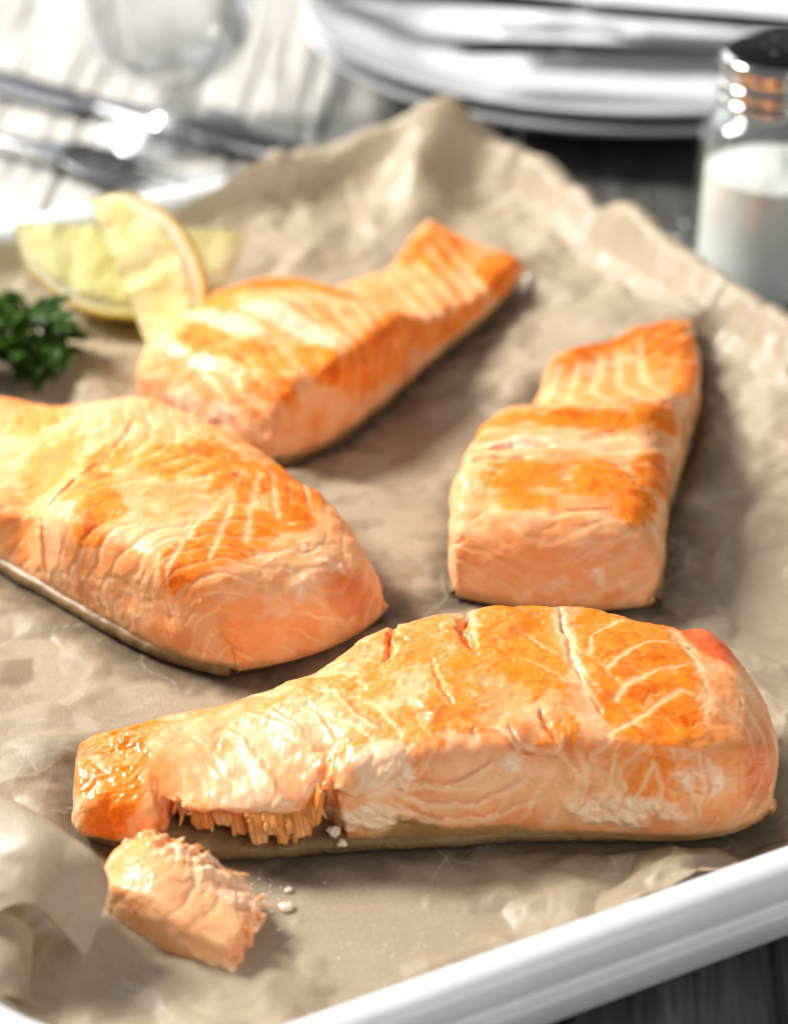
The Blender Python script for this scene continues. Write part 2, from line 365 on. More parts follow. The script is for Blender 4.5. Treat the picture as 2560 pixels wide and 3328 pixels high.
def mat_glass(name, tintc=(1, 1, 1), ior=1.45, refl=.5, base=.05, clear=.94):
    t = NT(name); n = t.noise(t.co(), 1.2, 2)
    bm = t.bump(n, .04, .03); t.set(Base_Color=tintc, Roughness=.02, IOR=ior, Transmission_Weight=1.0, Normal=bm)
    tr = t.n('ShaderNodeBsdfTransparent'); tr.inputs[0].default_value = (*[k * .985 for k in tintc], 1); gl = t.n('ShaderNodeBsdfGlossy'); gl.inputs['Roughness'].default_value = .10; t.l(bm, gl.inputs['Normal'])
    fr = t.n('ShaderNodeLayerWeight'); fr.inputs[0].default_value = .5; m1 = t.n('ShaderNodeMixShader'); t.l(t.math('MULTIPLY_ADD', t.math('POWER', fr.outputs['Facing'], 2.6), refl, base), m1.inputs[0]); t.l(tr.outputs[0], m1.inputs[1]); t.l(gl.outputs[0], m1.inputs[2])
    m2 = t.n('ShaderNodeMixShader'); m2.inputs[0].default_value = clear; t.l(t.p.outputs[0], m2.inputs[1]); t.l(m1.outputs[0], m2.inputs[2]); t.l(m2.outputs[0], t.out.inputs[0]); return t.m
def mat_peel():
    t = NT('lemon_peel'); co = t.co(); c = t.attr('tint'); v = t.n('ShaderNodeTexVoronoi'); v.inputs['Scale'].default_value = 7; t.l(co, v.inputs['Vector'])
    t.set(Base_Color=c, Roughness=.34, Normal=t.bump(v.outputs[0], .35, .04), Subsurface_Weight=.15, Subsurface_Radius=(1, .8, .3), Subsurface_Scale=.2 * S); return t.m
def mat_pulp():
    t = NT('lemon_pulp'); co = t.co(); c = t.attr('tint'); n = t.noise(co, 4, 4)
    c = t.mix(.25, c, t.ramp(n, [(.3, lr(226, 220, 118)), (.7, lr(250, 246, 188))]))
    t.set(Base_Color=c, Roughness=.22, Normal=t.bump(n, .5, .06), Subsurface_Weight=.4, Subsurface_Radius=(1, .9, .4), Subsurface_Scale=.5 * S, Coat_Weight=.3); return t.m
def mat_leaf():
    t = NT('parsley_leaf'); co = t.co(); n = t.noise(co, 2.5, 4); oi = t.n('ShaderNodeObjectInfo').outputs['Random']
    c = t.ramp(n, [(.3, lr(34, 66, 14)), (.7, lr(78, 120, 30))]); c = t.mix(t.math('MULTIPLY', oi, .5), c, lr(24, 52, 12))
    t.set(Base_Color=c, Roughness=.5, Specular_IOR_Level=.25, Normal=t.bump(n, .4, .04))
    tr = t.n('ShaderNodeBsdfTranslucent'); t.l(c, tr.inputs[0]); mx = t.n('ShaderNodeMixShader'); mx.inputs[0].default_value = .2
    t.l(t.p.outputs[0], mx.inputs[1]); t.l(tr.outputs[0], mx.inputs[2]); t.l(mx.outputs[0], t.out.inputs[0]); return t.m
M['flesh'] = mat_flesh(); M['skin'] = mat_skin(); M['albumin'] = mat_albumin(); M['paper'] = mat_paper(); M['enamel'] = mat_enamel(); M['wood'] = mat_wood()
M['china'] = mat_simple('white_china', lr(222, 225, 228), lr(231, 233, 235), .5, .22, bump=.03)
M['steel'] = mat_simple('brushed_steel', lr(84, 85, 88), lr(112, 113, 116), 3, .26, 1.0, .05)
M['dark_steel'] = mat_simple('shaded_steel_lid', lr(52, 52, 54), lr(70, 70, 72), 4, .3, 1.0, .08)
M['chrome'] = mat_simple('polished_steel', lr(200, 198, 194), lr(214, 212, 208), 3, .12, 1.0, .03)
M['glass'] = mat_glass('clear_glass', refl=.5, base=.10, clear=.5); M['shaker_glass'] = mat_glass('shaker_glass', (.97, .99, .98))
M['salt'] = mat_simple('fine_salt', lr(232, 231, 228), lr(254, 254, 253), 9, .7, bump=.9)
M['cloth'] = mat_simple('white_linen', lr(222, 224, 228), lr(236, 237, 240), 6, .8, bump=.4)
M['peel'] = mat_peel(); M['pulp'] = mat_pulp(); M['leaf'] = mat_leaf()
M['stem'] = mat_simple('parsley_stem', lr(74, 110, 34), lr(104, 140, 52), 3, .4)
M['juice'] = mat_simple('cooking_juice', lr(112, 78, 36), lr(132, 92, 44), 2, .06, bump=.1, Transmission_Weight=.75, IOR=1.36)

# ------------------------------------------------------------------ the table: boards laid side by side
table = bpy.data.objects.new('table', None); col.objects.link(table); table['kind'] = 'structure'; ORG[table.name] = np.zeros(3)
def board(k, x0, x1):
    nx, ny = 90, 110
    xs = np.linspace(x0 + .06, x1 - .06, nx); ys = np.linspace(20, 240, ny)
    X, Y = np.meshgrid(xs, ys, indexing='ij')
    e = np.minimum(X - xs[0], xs[-1] - X)
    r = .5 + .5 * fbm(X * 2.1, Y * .07, k * 3.1, 40, 4, .6)
    crack = sstep(.78, .95, ridged(X * .55 + .2 * noise(X * 0, Y * .06, k, 4), Y * .025, k * 1.7, 50, 2))
    Z = -.10 + .09 * (r - .5) - .22 * crack - .12 * (1 - sstep(0, .22, e)) + .03 * rnd1(k, 3)
    V = np.stack([X, Y, Z], -1).reshape(-1, 3); F = grid_faces(nx, ny)
    lo = V.copy(); lo[:, 2] = -2.2
    ring = [i * ny for i in range(nx)] + [(nx - 1) * ny + j for j in range(1, ny)] + [i * ny + ny - 1 for i in range(nx - 2, -1, -1)] + [j for j in range(ny - 2, 0, -1)]
    Vs = np.concatenate([V, lo[ring]]); n = len(V); q = len(ring)
    side = [[ring[i], n + i, n + (i + 1) % q, ring[(i + 1) % q]] for i in range(q)]
    me = mesh_np('plank', Vs, np.array(F.tolist() + side))
    set_flt(me, 'paint_glare', np.full(len(Vs), PAINT_GLARE[k])); set_flt(me, 'rise', np.concatenate([np.clip((1 - crack) * (.25 + .9 * r), 0, 1).ravel(), np.full(q, .3)]))
    return me
PAINT_GLARE = [.95, .92, .9, .86, .66, .30, .16, .12, .2]      # whitewash per board; also paints glare into left boards, shade into right ones
xs_ = [-37.0, -29.6, -21.9, -14.6, -6.8, .9, 8.3, 15.7, 23.2, 30.6]
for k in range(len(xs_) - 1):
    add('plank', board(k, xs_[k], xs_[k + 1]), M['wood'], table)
table.rotation_euler = (0, 0, math.radians(-2.5))

# ------------------------------------------------------------------ the enamel tray
def rim_loop(d, n=22):
    """Points of the rounded rectangle, d outside the crest line."""
    P = []
    for cx, cy, t0 in ((A1 - RC, B0 + RC, -90), (A1 - RC, B1 - RC, 0), (A0 + RC, B1 - RC, 90), (A0 + RC, B0 + RC, 180)):
        for k in range(n + 1):
            t = math.radians(t0 + 90 * k / n); P.append((cx + (RC + d) * math.cos(t), cy + (RC + d) * math.sin(t)))
    P = np.array(P); return np.stack(tray_w(P[:, 0], P[:, 1]), -1)
TRAY = [(-1.75, .30), (-1.45, .33), (-1.15, .46), (-.95, .75), (-.80, 1.15), (-.66, 1.5), (-.48, 1.76), (-.24, 1.91), (.02, 1.95), (.26, 1.88), (.43, 1.70), (.49, 1.50), (.47, 1.36), (.41, 1.27), (.42, 1.21), (.52, 1.185), (.62, 1.18),
        (.66, 1.15), (.665, 1.08), (.65, .92), (.58, .65), (.50, .47), (.30, .40), (.0, .46), (-.35, .80), (-.7, .70), (-1.0, .22), (-1.4, .08), (-1.75, .06)]
tr = thing('baking_tray', 'white enamel baking tray with rolled rim, lined with brown parchment', 'tray', (*tray_w(8.6, 18), 0))
prof = spline(TRAY, np.linspace(0, 1, 120))
rings = [np.concatenate([rim_loop(d), np.full((len(rim_loop(0)), 1), z)], 1) for d, z in prof]
NR = len(rings[0]); V = np.concatenate(rings); F = grid_faces(len(rings), NR, wrap_s=True).tolist()
F.append([k for k in range(NR)]); F.append([(len(rings) - 1) * NR + k for k in range(NR)][::-1])
add('pan', mesh_np('pan', V, F, org=ORG[tr.name]), M['enamel'], tr)
def bead(a_from, a_to):
    a = np.linspace(a_from, a_to, 40); x, y = tray_w(a, a * 0 - .645)
    v, f = tube(np.stack([x, y, a * 0 + 1.175 + .004 * np.sin(a * 3)], -1), np.concatenate([[.015], np.full(38, .042), [.015]]), 8)
    add('rim_seam', mesh_np('rim_seam', v, f, org=ORG[tr.name]), M['enamel'], tr)

bead(1.2, 5.78); bead(5.92, 17.4)

# ------------------------------------------------------------------ parchment lining
def paper_height(a, b, x, y):
    d = tray_dist(a, b)
    dd = -np.interp(d, [0, .24, .48, .66, .8, .95, 1.15, 1.45, 1.9], [0, .24, .48, .66, .8, .95, 1.15, 1.45, 1.9])
    wall = np.interp(d, [0, .3, .55, .8, 1.1, 1.5, 2.2, 3.2], [2.1, 1.98, 1.78, 1.35, .88, .58, .46, .44])
    back = sstep(22, 31, b) ; right = sstep(14, 21, a)
    z = wall
    # the sheet stands off the back and right walls in loose billows
    bb = np.maximum(back * sstep(8, 20, a) * 0 + back, right)
    z = z + bb * (1 - sstep(0, 5.5, d)) * (.55 * fbm(a * .2, b * .2, 2.2, 21, 2) + .2)
    z = np.where(d < 0, 2.1 + .06 * np.abs(d) - .12 * d * d + bb * .55 * fbm(a * .2, b * .2, 2.2, 21, 2) + bb * .2, z)
    z = z + .75 * np.maximum(right, .6 * back) * (1 - sstep(.6, 8.0, d)) ** 1.5 * sstep(-.6, .6, d)
    # pinched corner at the far right
    ca, cb = 21.4, 34.1
    r = np.hypot(a - ca, b - cb); z = z + 1.35 * gauss((a - ca) - (b - cb) + .8 * noise(a * .5, b * .5, 0, 7), 1.7) * gauss((a - ca) + (b - cb), 4.2)
    tp = np.interp(d, [-.53, -.26, 0, .24, .48, .66, .8, .95, 1.15, 1.45], [1.5, 1.88, 1.95, 1.91, 1.76, 1.5, 1.15, .75, .46, .33])
    amp = .8 + .5 * sstep(4.5, .5, d)
    z = z + amp * (.25 * facet(x, y, 3.1, 3, .35) + .21 * facet(x, y, 1.35, 8, 1.0) + .075 * facet(x, y, .6, 12, .1) + .17 * sstep(-.3, .3, fbm(x * .22, y * .22, 5, 17, 2)) * facet(x, y, .95, 15, .7))
    z = z + .05 * sstep(.72, .95, ridged(x * .2, y * .2, 0, 61, 2)) * (1 - sstep(3, 1, d)) + .10 * fbm(x * .15, y * .15, 0, 33, 2)
    return np.maximum(z, np.where(d < 1.6, tp + .05, .36))
def creases(x, y):
    e = .05; m = 0
    for cell, sd, ro, k in ((3.1, 3, .35, 1.0), (1.35, 8, 1.0, .75)):
        h = facet(x, y, cell, sd, ro); lap = np.abs(facet(x + e, y, cell, sd, ro) + facet(x - e, y, cell, sd, ro) + facet(x, y + e, cell, sd, ro) + facet(x, y - e, cell, sd, ro) - 4 * h) / e * cell
        m = np.maximum(m, k * sstep(.5, 2.2, lap))
    return m * sstep(-.3, .35, fbm(x * .5, y * .5, 0, 99, 3))
NP = 560
p = np.linspace(0, 1, NP); P_, Q_ = np.meshgrid(p, p, indexing='ij')
ea = .35 * fbm(Q_ * 9, P_ * 0, 0, 5, 3); eb = .4 * fbm(P_ * 9, Q_ * 0, 2, 6, 3)
aL, aR = -5.2, 24.05 + 1.2 * ea; bF, bB = .62, 36.2 + .9 * eb - 1.25 * (1 - sstep(.55, .85, P_))
PA = aL + (aR - aL) * P_; PB = bF + (bB - bF) * Q_
PX, PY = tray_w(PA, PB)
# rounded corners: pull the sheet's corners in onto the rounded rim
ctr = np.array([(A0 + A1) / 2, (B0 + B1) / 2]); d0 = tray_dist(PA, PB); lim = np.where(PB < 18, .55, -.9)
for _ in range(3):
    d0 = tray_dist(PA, PB); over = np.maximum(lim - d0, 0)
    qa = np.sign(PA - ctr[0]) * np.maximum(np.abs(PA - ctr[0]) - ((A1 - A0) / 2 - RC), 0); qb = np.sign(PB - ctr[1]) * np.maximum(np.abs(PB - ctr[1]) - ((B1 - B0) / 2 - RC), 0)
    L_ = np.hypot(qa, qb) + 1e-6; PA = PA - over * qa / L_; PB = PB - over * qb / L_
PX, PY = tray_w(PA, PB); PZ = paper_height(PA, PB, PX, PY)
FILLETS = dict(front=FRONT, right=RIGHT, back=BACK, left=LEFT)
grease_shade = np.zeros_like(PX); hold = np.zeros_like(PX)
for nm, cf in FILLETS.items():
    u = np.linspace(0, 1, 24); loop = np.concatenate([spline(cf['F'], u), spline(cf['B'], u)[::-1]])
    c = loop.mean(0); ins = np.zeros(PX.shape, bool); n = len(loop)
    for i in range(n):
        x1, y1 = loop[i]; x2, y2 = loop[(i + 1) % n]
        cr = (y1 > PY) != (y2 > PY); ins ^= cr & (PX < (x2 - x1) * (PY - y1) / (y2 - y1 + 1e-12) + x1)
    dd, _ = poly_dist(PX, PY, np.concatenate([loop, loop[:1]]).tolist()); dd = np.where(ins, -dd, dd)
    grease_shade = np.maximum(grease_shade, 1 - sstep(-.2, 1.4 + 1.1 * fbm(PX * .55, PY * .55, 0, 90, 3), dd + .35 * fbm(PX * 1.3, PY * 1.3, 0, 91, 3)))  # grease around each fillet, spread to deepen its shadow on the sheet
    hold = np.maximum(hold, (1 - sstep(-.1, .5, dd)) * sstep(1.6, 3.0, tray_dist(PA, PB)))
grease_shade = np.maximum(grease_shade, .18 * sstep(.2, .6, fbm(PX * .33, PY * .33, 1, 95, 4)))
PZ = PZ * (1 - hold) + np.minimum(PZ, .44) * hold
sheet = thing('parchment_paper', 'crumpled brown baking parchment lining the white tray', 'parchment', (*tray_w(8.6, 18), .4))
V = np.stack([PX, PY, PZ], -1).reshape(-1, 3); me = mesh_np('sheet', V, grid_faces(NP, NP), org=ORG[sheet.name]); set_flt(me, 'grease_shade', grease_shade.ravel()); set_flt(me, 'crease', creases(PX, PY).ravel())
o = add('sheet', me, M['paper'], sheet)
def paper_strip(name, rows, nu=90, nv=50, crumple=.05, seed=0):
    """A lifted fold of the sheet through a net of 3-D control points (rows of equal length)."""
    R = np.asarray(rows, float); u = np.linspace(0, 1, nu); v = np.linspace(0, 1, nv)
    A = np.stack([spline(r, v) for r in R], 0)                     # rows x nv x 3
    G = spline(A.reshape(len(R), -1), u).reshape(nu, nv, 3)
    n = normals(G[..., 0], G[..., 1], G[..., 2])
    G = G + n * (crumple * facet(G[..., 0] + seed, G[..., 1] + G[..., 2], 1.1, 70 + seed, .3) + crumple * .5 * facet(G[..., 0], G[..., 1] + G[..., 2], .5, 75 + seed, .9))[..., None]
    me = mesh_np(name, G.reshape(-1, 3), grid_faces(nu, nv), org=ORG[sheet.name]); set_flt(me, 'grease_shade', np.zeros(nu * nv)); set_flt(me, 'crease', np.zeros(nu * nv))
    return add(name, me, M['paper'], sheet)
paper_strip('folded_corner', [
    [(-11.0, 40.6, 1.0), (-9.8, 38.2, 1.2), (-8.9, 36.2, 1.3), (-8.3, 35.0, 1.4)],
    [(-10.0, 40.3, 2.0), (-8.9, 38.2, 2.3), (-8.1, 36.3, 2.3), (-7.6, 35.2, 2.0)],
    [(-8.9, 39.7, 1.9), (-7.6, 38.0, 2.6), (-6.8, 36.4, 2.8), (-6.7, 35.3, 2.2)],
    [(-8.2, 39.2, 1.3), (-6.6, 37.5, 2.3), (-5.8, 36.3, 2.5), (-6.0, 35.1, 1.5)],
    [(-8.0, 38.9, 1.0), (-6.2, 37.1, 2.0), (-5.4, 36.1, 2.1), (-5.75, 34.9, 1.2)]], seed=1)
paper_strip('folded_edge', [
    [(-8.9, 36.2, 1.0), (-8.5, 35.0, 1.1), (-8.1, 33.7, 1.5)],
    [(-8.0, 35.8, 1.7), (-7.6, 34.8, 1.6), (-7.35, 33.7, 1.5)],
    [(-7.2, 35.5, 1.8), (-6.95, 34.7, 1.5), (-6.85, 33.8, 1.25)],
    [(-6.75, 35.4, 1.5), (-6.7, 34.6, 1.1), (-6.65, 33.9, .9)]], seed=4)

# ------------------------------------------------------------------ salmon surface: relief, colour and wetness
COL = {k: lin(*v) for k, v in dict(pink=(246, 178, 128), orange=(240, 148, 70), sear=(250, 140, 0), dark=(216, 94, 0), line=(252, 212, 168), white=(252, 230, 204), fat=(160, 130, 84), red=(226, 84, 18), deep=(212, 92, 28)).items()}
def mixc(C, c, w): return C * (1 - w[..., None]) + np.asarray(c) * w[..., None]
def fish(G, ft, seed):
    x, y, f, g = G['AU'], G['AS'], G['f'], G['g']; X, Y, Z = G['X'], G['Y'], G['Z']
    n3 = lambda k, s, o=4, ga=.5: fbm(X * k, Y * k, Z * k, seed + s, o, ga)
    W = y.max(); low = n3(.5, 1, 3); mid = n3(1.6, 2, 4); fine = n3(5.5, 3, 3); grain = n3(13, 4, 2)
    disp = ft.get('big', .15) * n3(.36, 61, 2) + .07 * low + .03 * mid + .005 * fine
    rim = sstep(.62, .86, g) * (1 - sstep(.93, 1.0, g)); disp = disp + rim * (.08 * n3(.7, 62, 2) + .02 * n3(2.4, 63, 2))
    C = np.zeros(X.shape + (3,)) + COL['pink']; C = mixc(C, COL['orange'], np.clip(.42 + .55 * n3(.9, 5), 0, 1))
    C = mixc(C, COL['line'], np.clip(.1 + .9 * n3(1.2, 6) + .2 * (1 - sstep(.6, .95, g * G['gu'])), 0, .5))
    wet = np.clip(.5 + .55 * n3(.8, 9, 3), 0, 1)
    # muscle layers: gentle steps with pale fat between them
    sp, kx = ft.get('spacing', .62), ft.get('bend', .55)
    ph = (x + kx * np.abs(y - ft.get('mid', W * .5)) ** 1.15 + .38 * low + .12 * mid) / sp
    fr = ph - np.floor(ph); dl = np.minimum(fr, 1 - fr) * sp
    vis = sstep(-.35, .3, n3(.45, 7, 2) + ft.get('layers', 0))
    ln = gauss(dl, .06) * vis; disp = disp - .010 * ln + .026 * (fr - sstep(.72, 1.0, fr) - .2) * vis
    # sear patches
    sv = np.full(X.shape, -1.0)
    for (bx, by, rx, ry, st) in ft['sear']:
        r2 = ((x - bx) / rx) ** 2 + ((y - by) / ry) ** 2; sv = np.maximum(sv, (st + ft.get('more', 0)) * (1.25 - r2))
    sv = np.minimum(sv, .92)
    sv = sv + .48 * n3(1.1, 11, 4, .6) + .46 * n3(3.0, 12, 3) + .34 * n3(7.5, 13, 2)
    net = sstep(.78, .95, ridged(X * .9 + .3 * mid, Y * .9, Z * .9, seed + 71, 2)); sv = sv - .45 * net
    sv = sv + .30 * rim * (sv > -.6) + .35 * np.clip(mid, -1, 1) + .25 * (fr - .5) * vis      # the pan browns what stands proud
    fib = noise(ph * 9, y * 1.1, 0, seed + 81) * vis; disp = disp + .007 * fib
    sear = sstep(.08, .72, sv)
    lnc = ln * (1 - .55 * sear)
    C = mixc(C, COL['line'], lnc * .65)
    C = mixc(C, COL['sear'], np.clip(sear * (.9 + .25 * np.clip(grain, -1, 1) + .2 * np.clip(fib, -1, 1)), 0, 1))
    C = mixc(C, COL['line'], ln * .38)
    C = mixc(C, COL['dark'], sstep(.85, 1.7, sv + .5 * n3(2.2, 14, 3)) * .8)
    disp = disp + .014 * sear + sear * (.005 * fine + .005 * grain) - .02 * net
    wet = wet * (1 - .6 * sear)
    nA, nB, nC, nD = n3(1.7, 22, 3), n3(1.5, 27, 3), n3(2.2, 28, 3), n3(7, 34, 2)
    for (bx, by, rx, ry, st) in ft.get('crust', []):      # rough blistered crust
        m = np.clip(1.2 - ((x - bx) / rx) ** 2 - ((y - by) / ry) ** 2, 0, 1) * st; m = sstep(.1, .6, m + .3 * mid)
        C = mixc(C, COL['sear'], m * .85); C = mixc(C, COL['dark'], m * sstep(.0, .6, nB + .05) * .45)
        disp = disp + m * (.02 * nC + .018 * np.maximum(nD, -.2)); wet = np.maximum(wet, m * .95)
    for (bx, by, rx, ry, c, st) in ft.get('patch', []):   # flesh colour patches; some white ones are painted wet highlights
        m = sstep(0, .7, 1.1 - ((x - bx) / rx) ** 2 - ((y - by) / ry) ** 2 + .5 * mid) * st; C = mixc(C, COL[c], m)
    for pts, w in ft.get('lines', []):                    # single fat lines
        d, t = poly_dist(x + .06 * mid, y + .06 * nA, pts); m = gauss(d, w * (1 + .8 * nB)) * sstep(0, .08, t + .02) * (1 - .4 * t)
        C = mixc(C, COL['line'], np.clip(1.2 * m, 0, 1) * .8); disp = disp - .022 * m
    for pts, w, dep in ft.get('cracks', []):              # splits
        d, t = poly_dist(x + .10 * mid, y + .08 * nA, pts); tw = w * (1.15 - .75 * np.abs(2 * t - 1) ** 2) * (1 + .9 * nC)
        tw = np.maximum(tw, .01); m = gauss(d, tw); disp = disp - dep * m * (.8 + .6 * nB)
        C = mixc(C, COL['deep'], gauss(d, tw * .8) * .4); C = mixc(C, COL['line'], gauss(d - 1.9 * tw, tw) * .35)
    for (bx, by, rx, ry, st) in ft.get('albumin', []):    # set white protein
        m = 1.1 - ((x - bx) / rx) ** 2 - ((y - by) / ry) ** 2; m = sstep(.15, .9, m * st + .75 * nC) * sstep(0, .3, m)
        C = mixc(C, COL['white'], m * .75); disp = disp + .045 * m * (1 + fine); wet = np.maximum(wet, m * .8)
    for pts, w, h in ft.get('ledges', []):                # overlapping flakes: a small cliff on one side of a line
        d, t, sg = poly_dist(x + .12 * mid, y + .10 * nC, pts, True); ends = sstep(0, .15, t) * (1 - sstep(.85, 1, t))
        k = sstep(-.03, .03, d * sg) * np.exp(-np.abs(d) / w) * ends; disp = disp + h * k; C = mixc(C, COL['line'], gauss(d * sg - .06, .07) * ends * .6); C = mixc(C, COL['deep'], gauss(d * sg + .03, .05) * ends * .3)
    for (bx, by, rx, ry, h) in ft.get('lumps', []):
        disp = disp + h * np.exp(-((x - bx) / rx) ** 2 - ((y - by) / ry) ** 2)
    nt = G['notch'] * (1 - sstep(.30, .38, G['S']))
    st_ = np.sin(X * 34 + 5 * noise(X * 1.7, Z * .6, 0, seed + 3) + Z * 3) * .5 + .5 * noise(X * 15, Z * 2.0, Y * .5, seed + 5)
    disp = disp * (1 - .6 * nt) + nt * (.07 * st_ + .05 * noise(X * 3.5, Z, 0, seed + 6))
    C = mixc(C, COL['deep'] * .9, nt * .85); C = mixc(C, COL['orange'], nt * np.clip(st_, 0, 1) * .7)
    edge = (1 - sstep(.02, .14, g * G['gu'] + .05 * mid)) * (1 - nt)
    C = mixc(C, COL['fat'], edge * .8)
    end = 1 - sstep(0, .25, g * G['gu']); disp = disp * (1 - .5 * end) * sstep(0, .12, g * G['gu'] + .5 * (G['gu'] > .6))
    return disp, C, np.clip(wet + ft.get('wet', 0) + .35 * (1 - sstep(.6, .95, g * G['gu'])), 0, 1)
def make_fillet(label, cf, ft, NU, NS, seed, with_skin=True, name='salmon_fillet', cat='salmon fillet', group='grilled salmon fillets on the parchment'):
    G = fillet_geo(cf, NU, NS); disp, C, wet = fish(G, ft, seed)
    N = normals(G['X'], G['Y'], G['Z']); N = N * np.sign(np.median(N[NU // 3:2 * NU // 3, NS // 3:NS // 2, 2]))
    P = np.stack([G['X'], G['Y'], G['Z']], -1) + N * disp[..., None]
    c = P.reshape(-1, 3).mean(0); root = thing(name, label, cat, (c[0], c[1], .45), group)
    F = grid_faces(NU, NS)
    if np.median(N[..., 2]) < 0: F = F[:, ::-1]
    me = mesh_np('flesh', P.reshape(-1, 3), F, org=ORG[root.name]); set_col(me, 'tint', (np.clip(C, 0, 1) ** 1.12).reshape(-1, 3)); set_flt(me, 'wet', wet.ravel())
    add('flesh', me, M['flesh'], root)
    if with_skin:
        nu, K = 160, 40
        u = np.linspace(0.012, .988, nu); ring = np.linspace(0, 2 * np.pi, K, endpoint=False)
        f_ = .5 - .5 * np.sign(np.cos(ring)) * np.abs(np.cos(ring)) ** .35; zz = np.sign(np.sin(ring)) * np.abs(np.sin(ring)) ** .6
        Fp, Bp = spline(cf['F'], u), spline(cf['B'], u); lift = spline(cf.get('lift', [0, 0]), u)[:, 0]; liftB = spline(cf.get('liftB', [0, 0]), u)[:, 0]
        so = spline(cf.get('skin_out', [-.005, -.005]), u); f2 = f_[None] * (1 + 2 * so) - so
        Pl = Fp[:, None] * (1 - f2)[..., None] + Bp[:, None] * f2[..., None]
        taper = sstep(0, .03, u) * (1 - sstep(.97, 1, u)); th = cf.get('skin_t', .27) * (.45 + .55 * taper)
        Pz = .62 + lift[:, None] + liftB[:, None] * f_[None] + th[:, None] * zz[None]
        wv = .07 * fbm(Pl[..., 0] * .9, Pl[..., 1] * .9, Pz * 2, seed + 50, 3) + .03 * fbm(Pl[..., 0] * 4, Pl[..., 1] * 4, Pz * 4, seed + 51, 3)
        Pl = Pl + (Fp - Bp)[:, None] / np.linalg.norm(Fp - Bp, axis=1)[:, None, None] * (wv * np.sign(np.cos(ring))[None])[..., None]
        Vs = np.concatenate([Pl, Pz[..., None]], -1); Vf = Vs.reshape(-1, 3)
        Fs = grid_faces(nu, K, wrap_s=True).tolist() + [list(range(K))[::-1], [(nu - 1) * K + k for k in range(K)]]
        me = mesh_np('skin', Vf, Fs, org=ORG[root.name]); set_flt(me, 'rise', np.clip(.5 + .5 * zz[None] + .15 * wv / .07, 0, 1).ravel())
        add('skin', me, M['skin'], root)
    return root, G, P
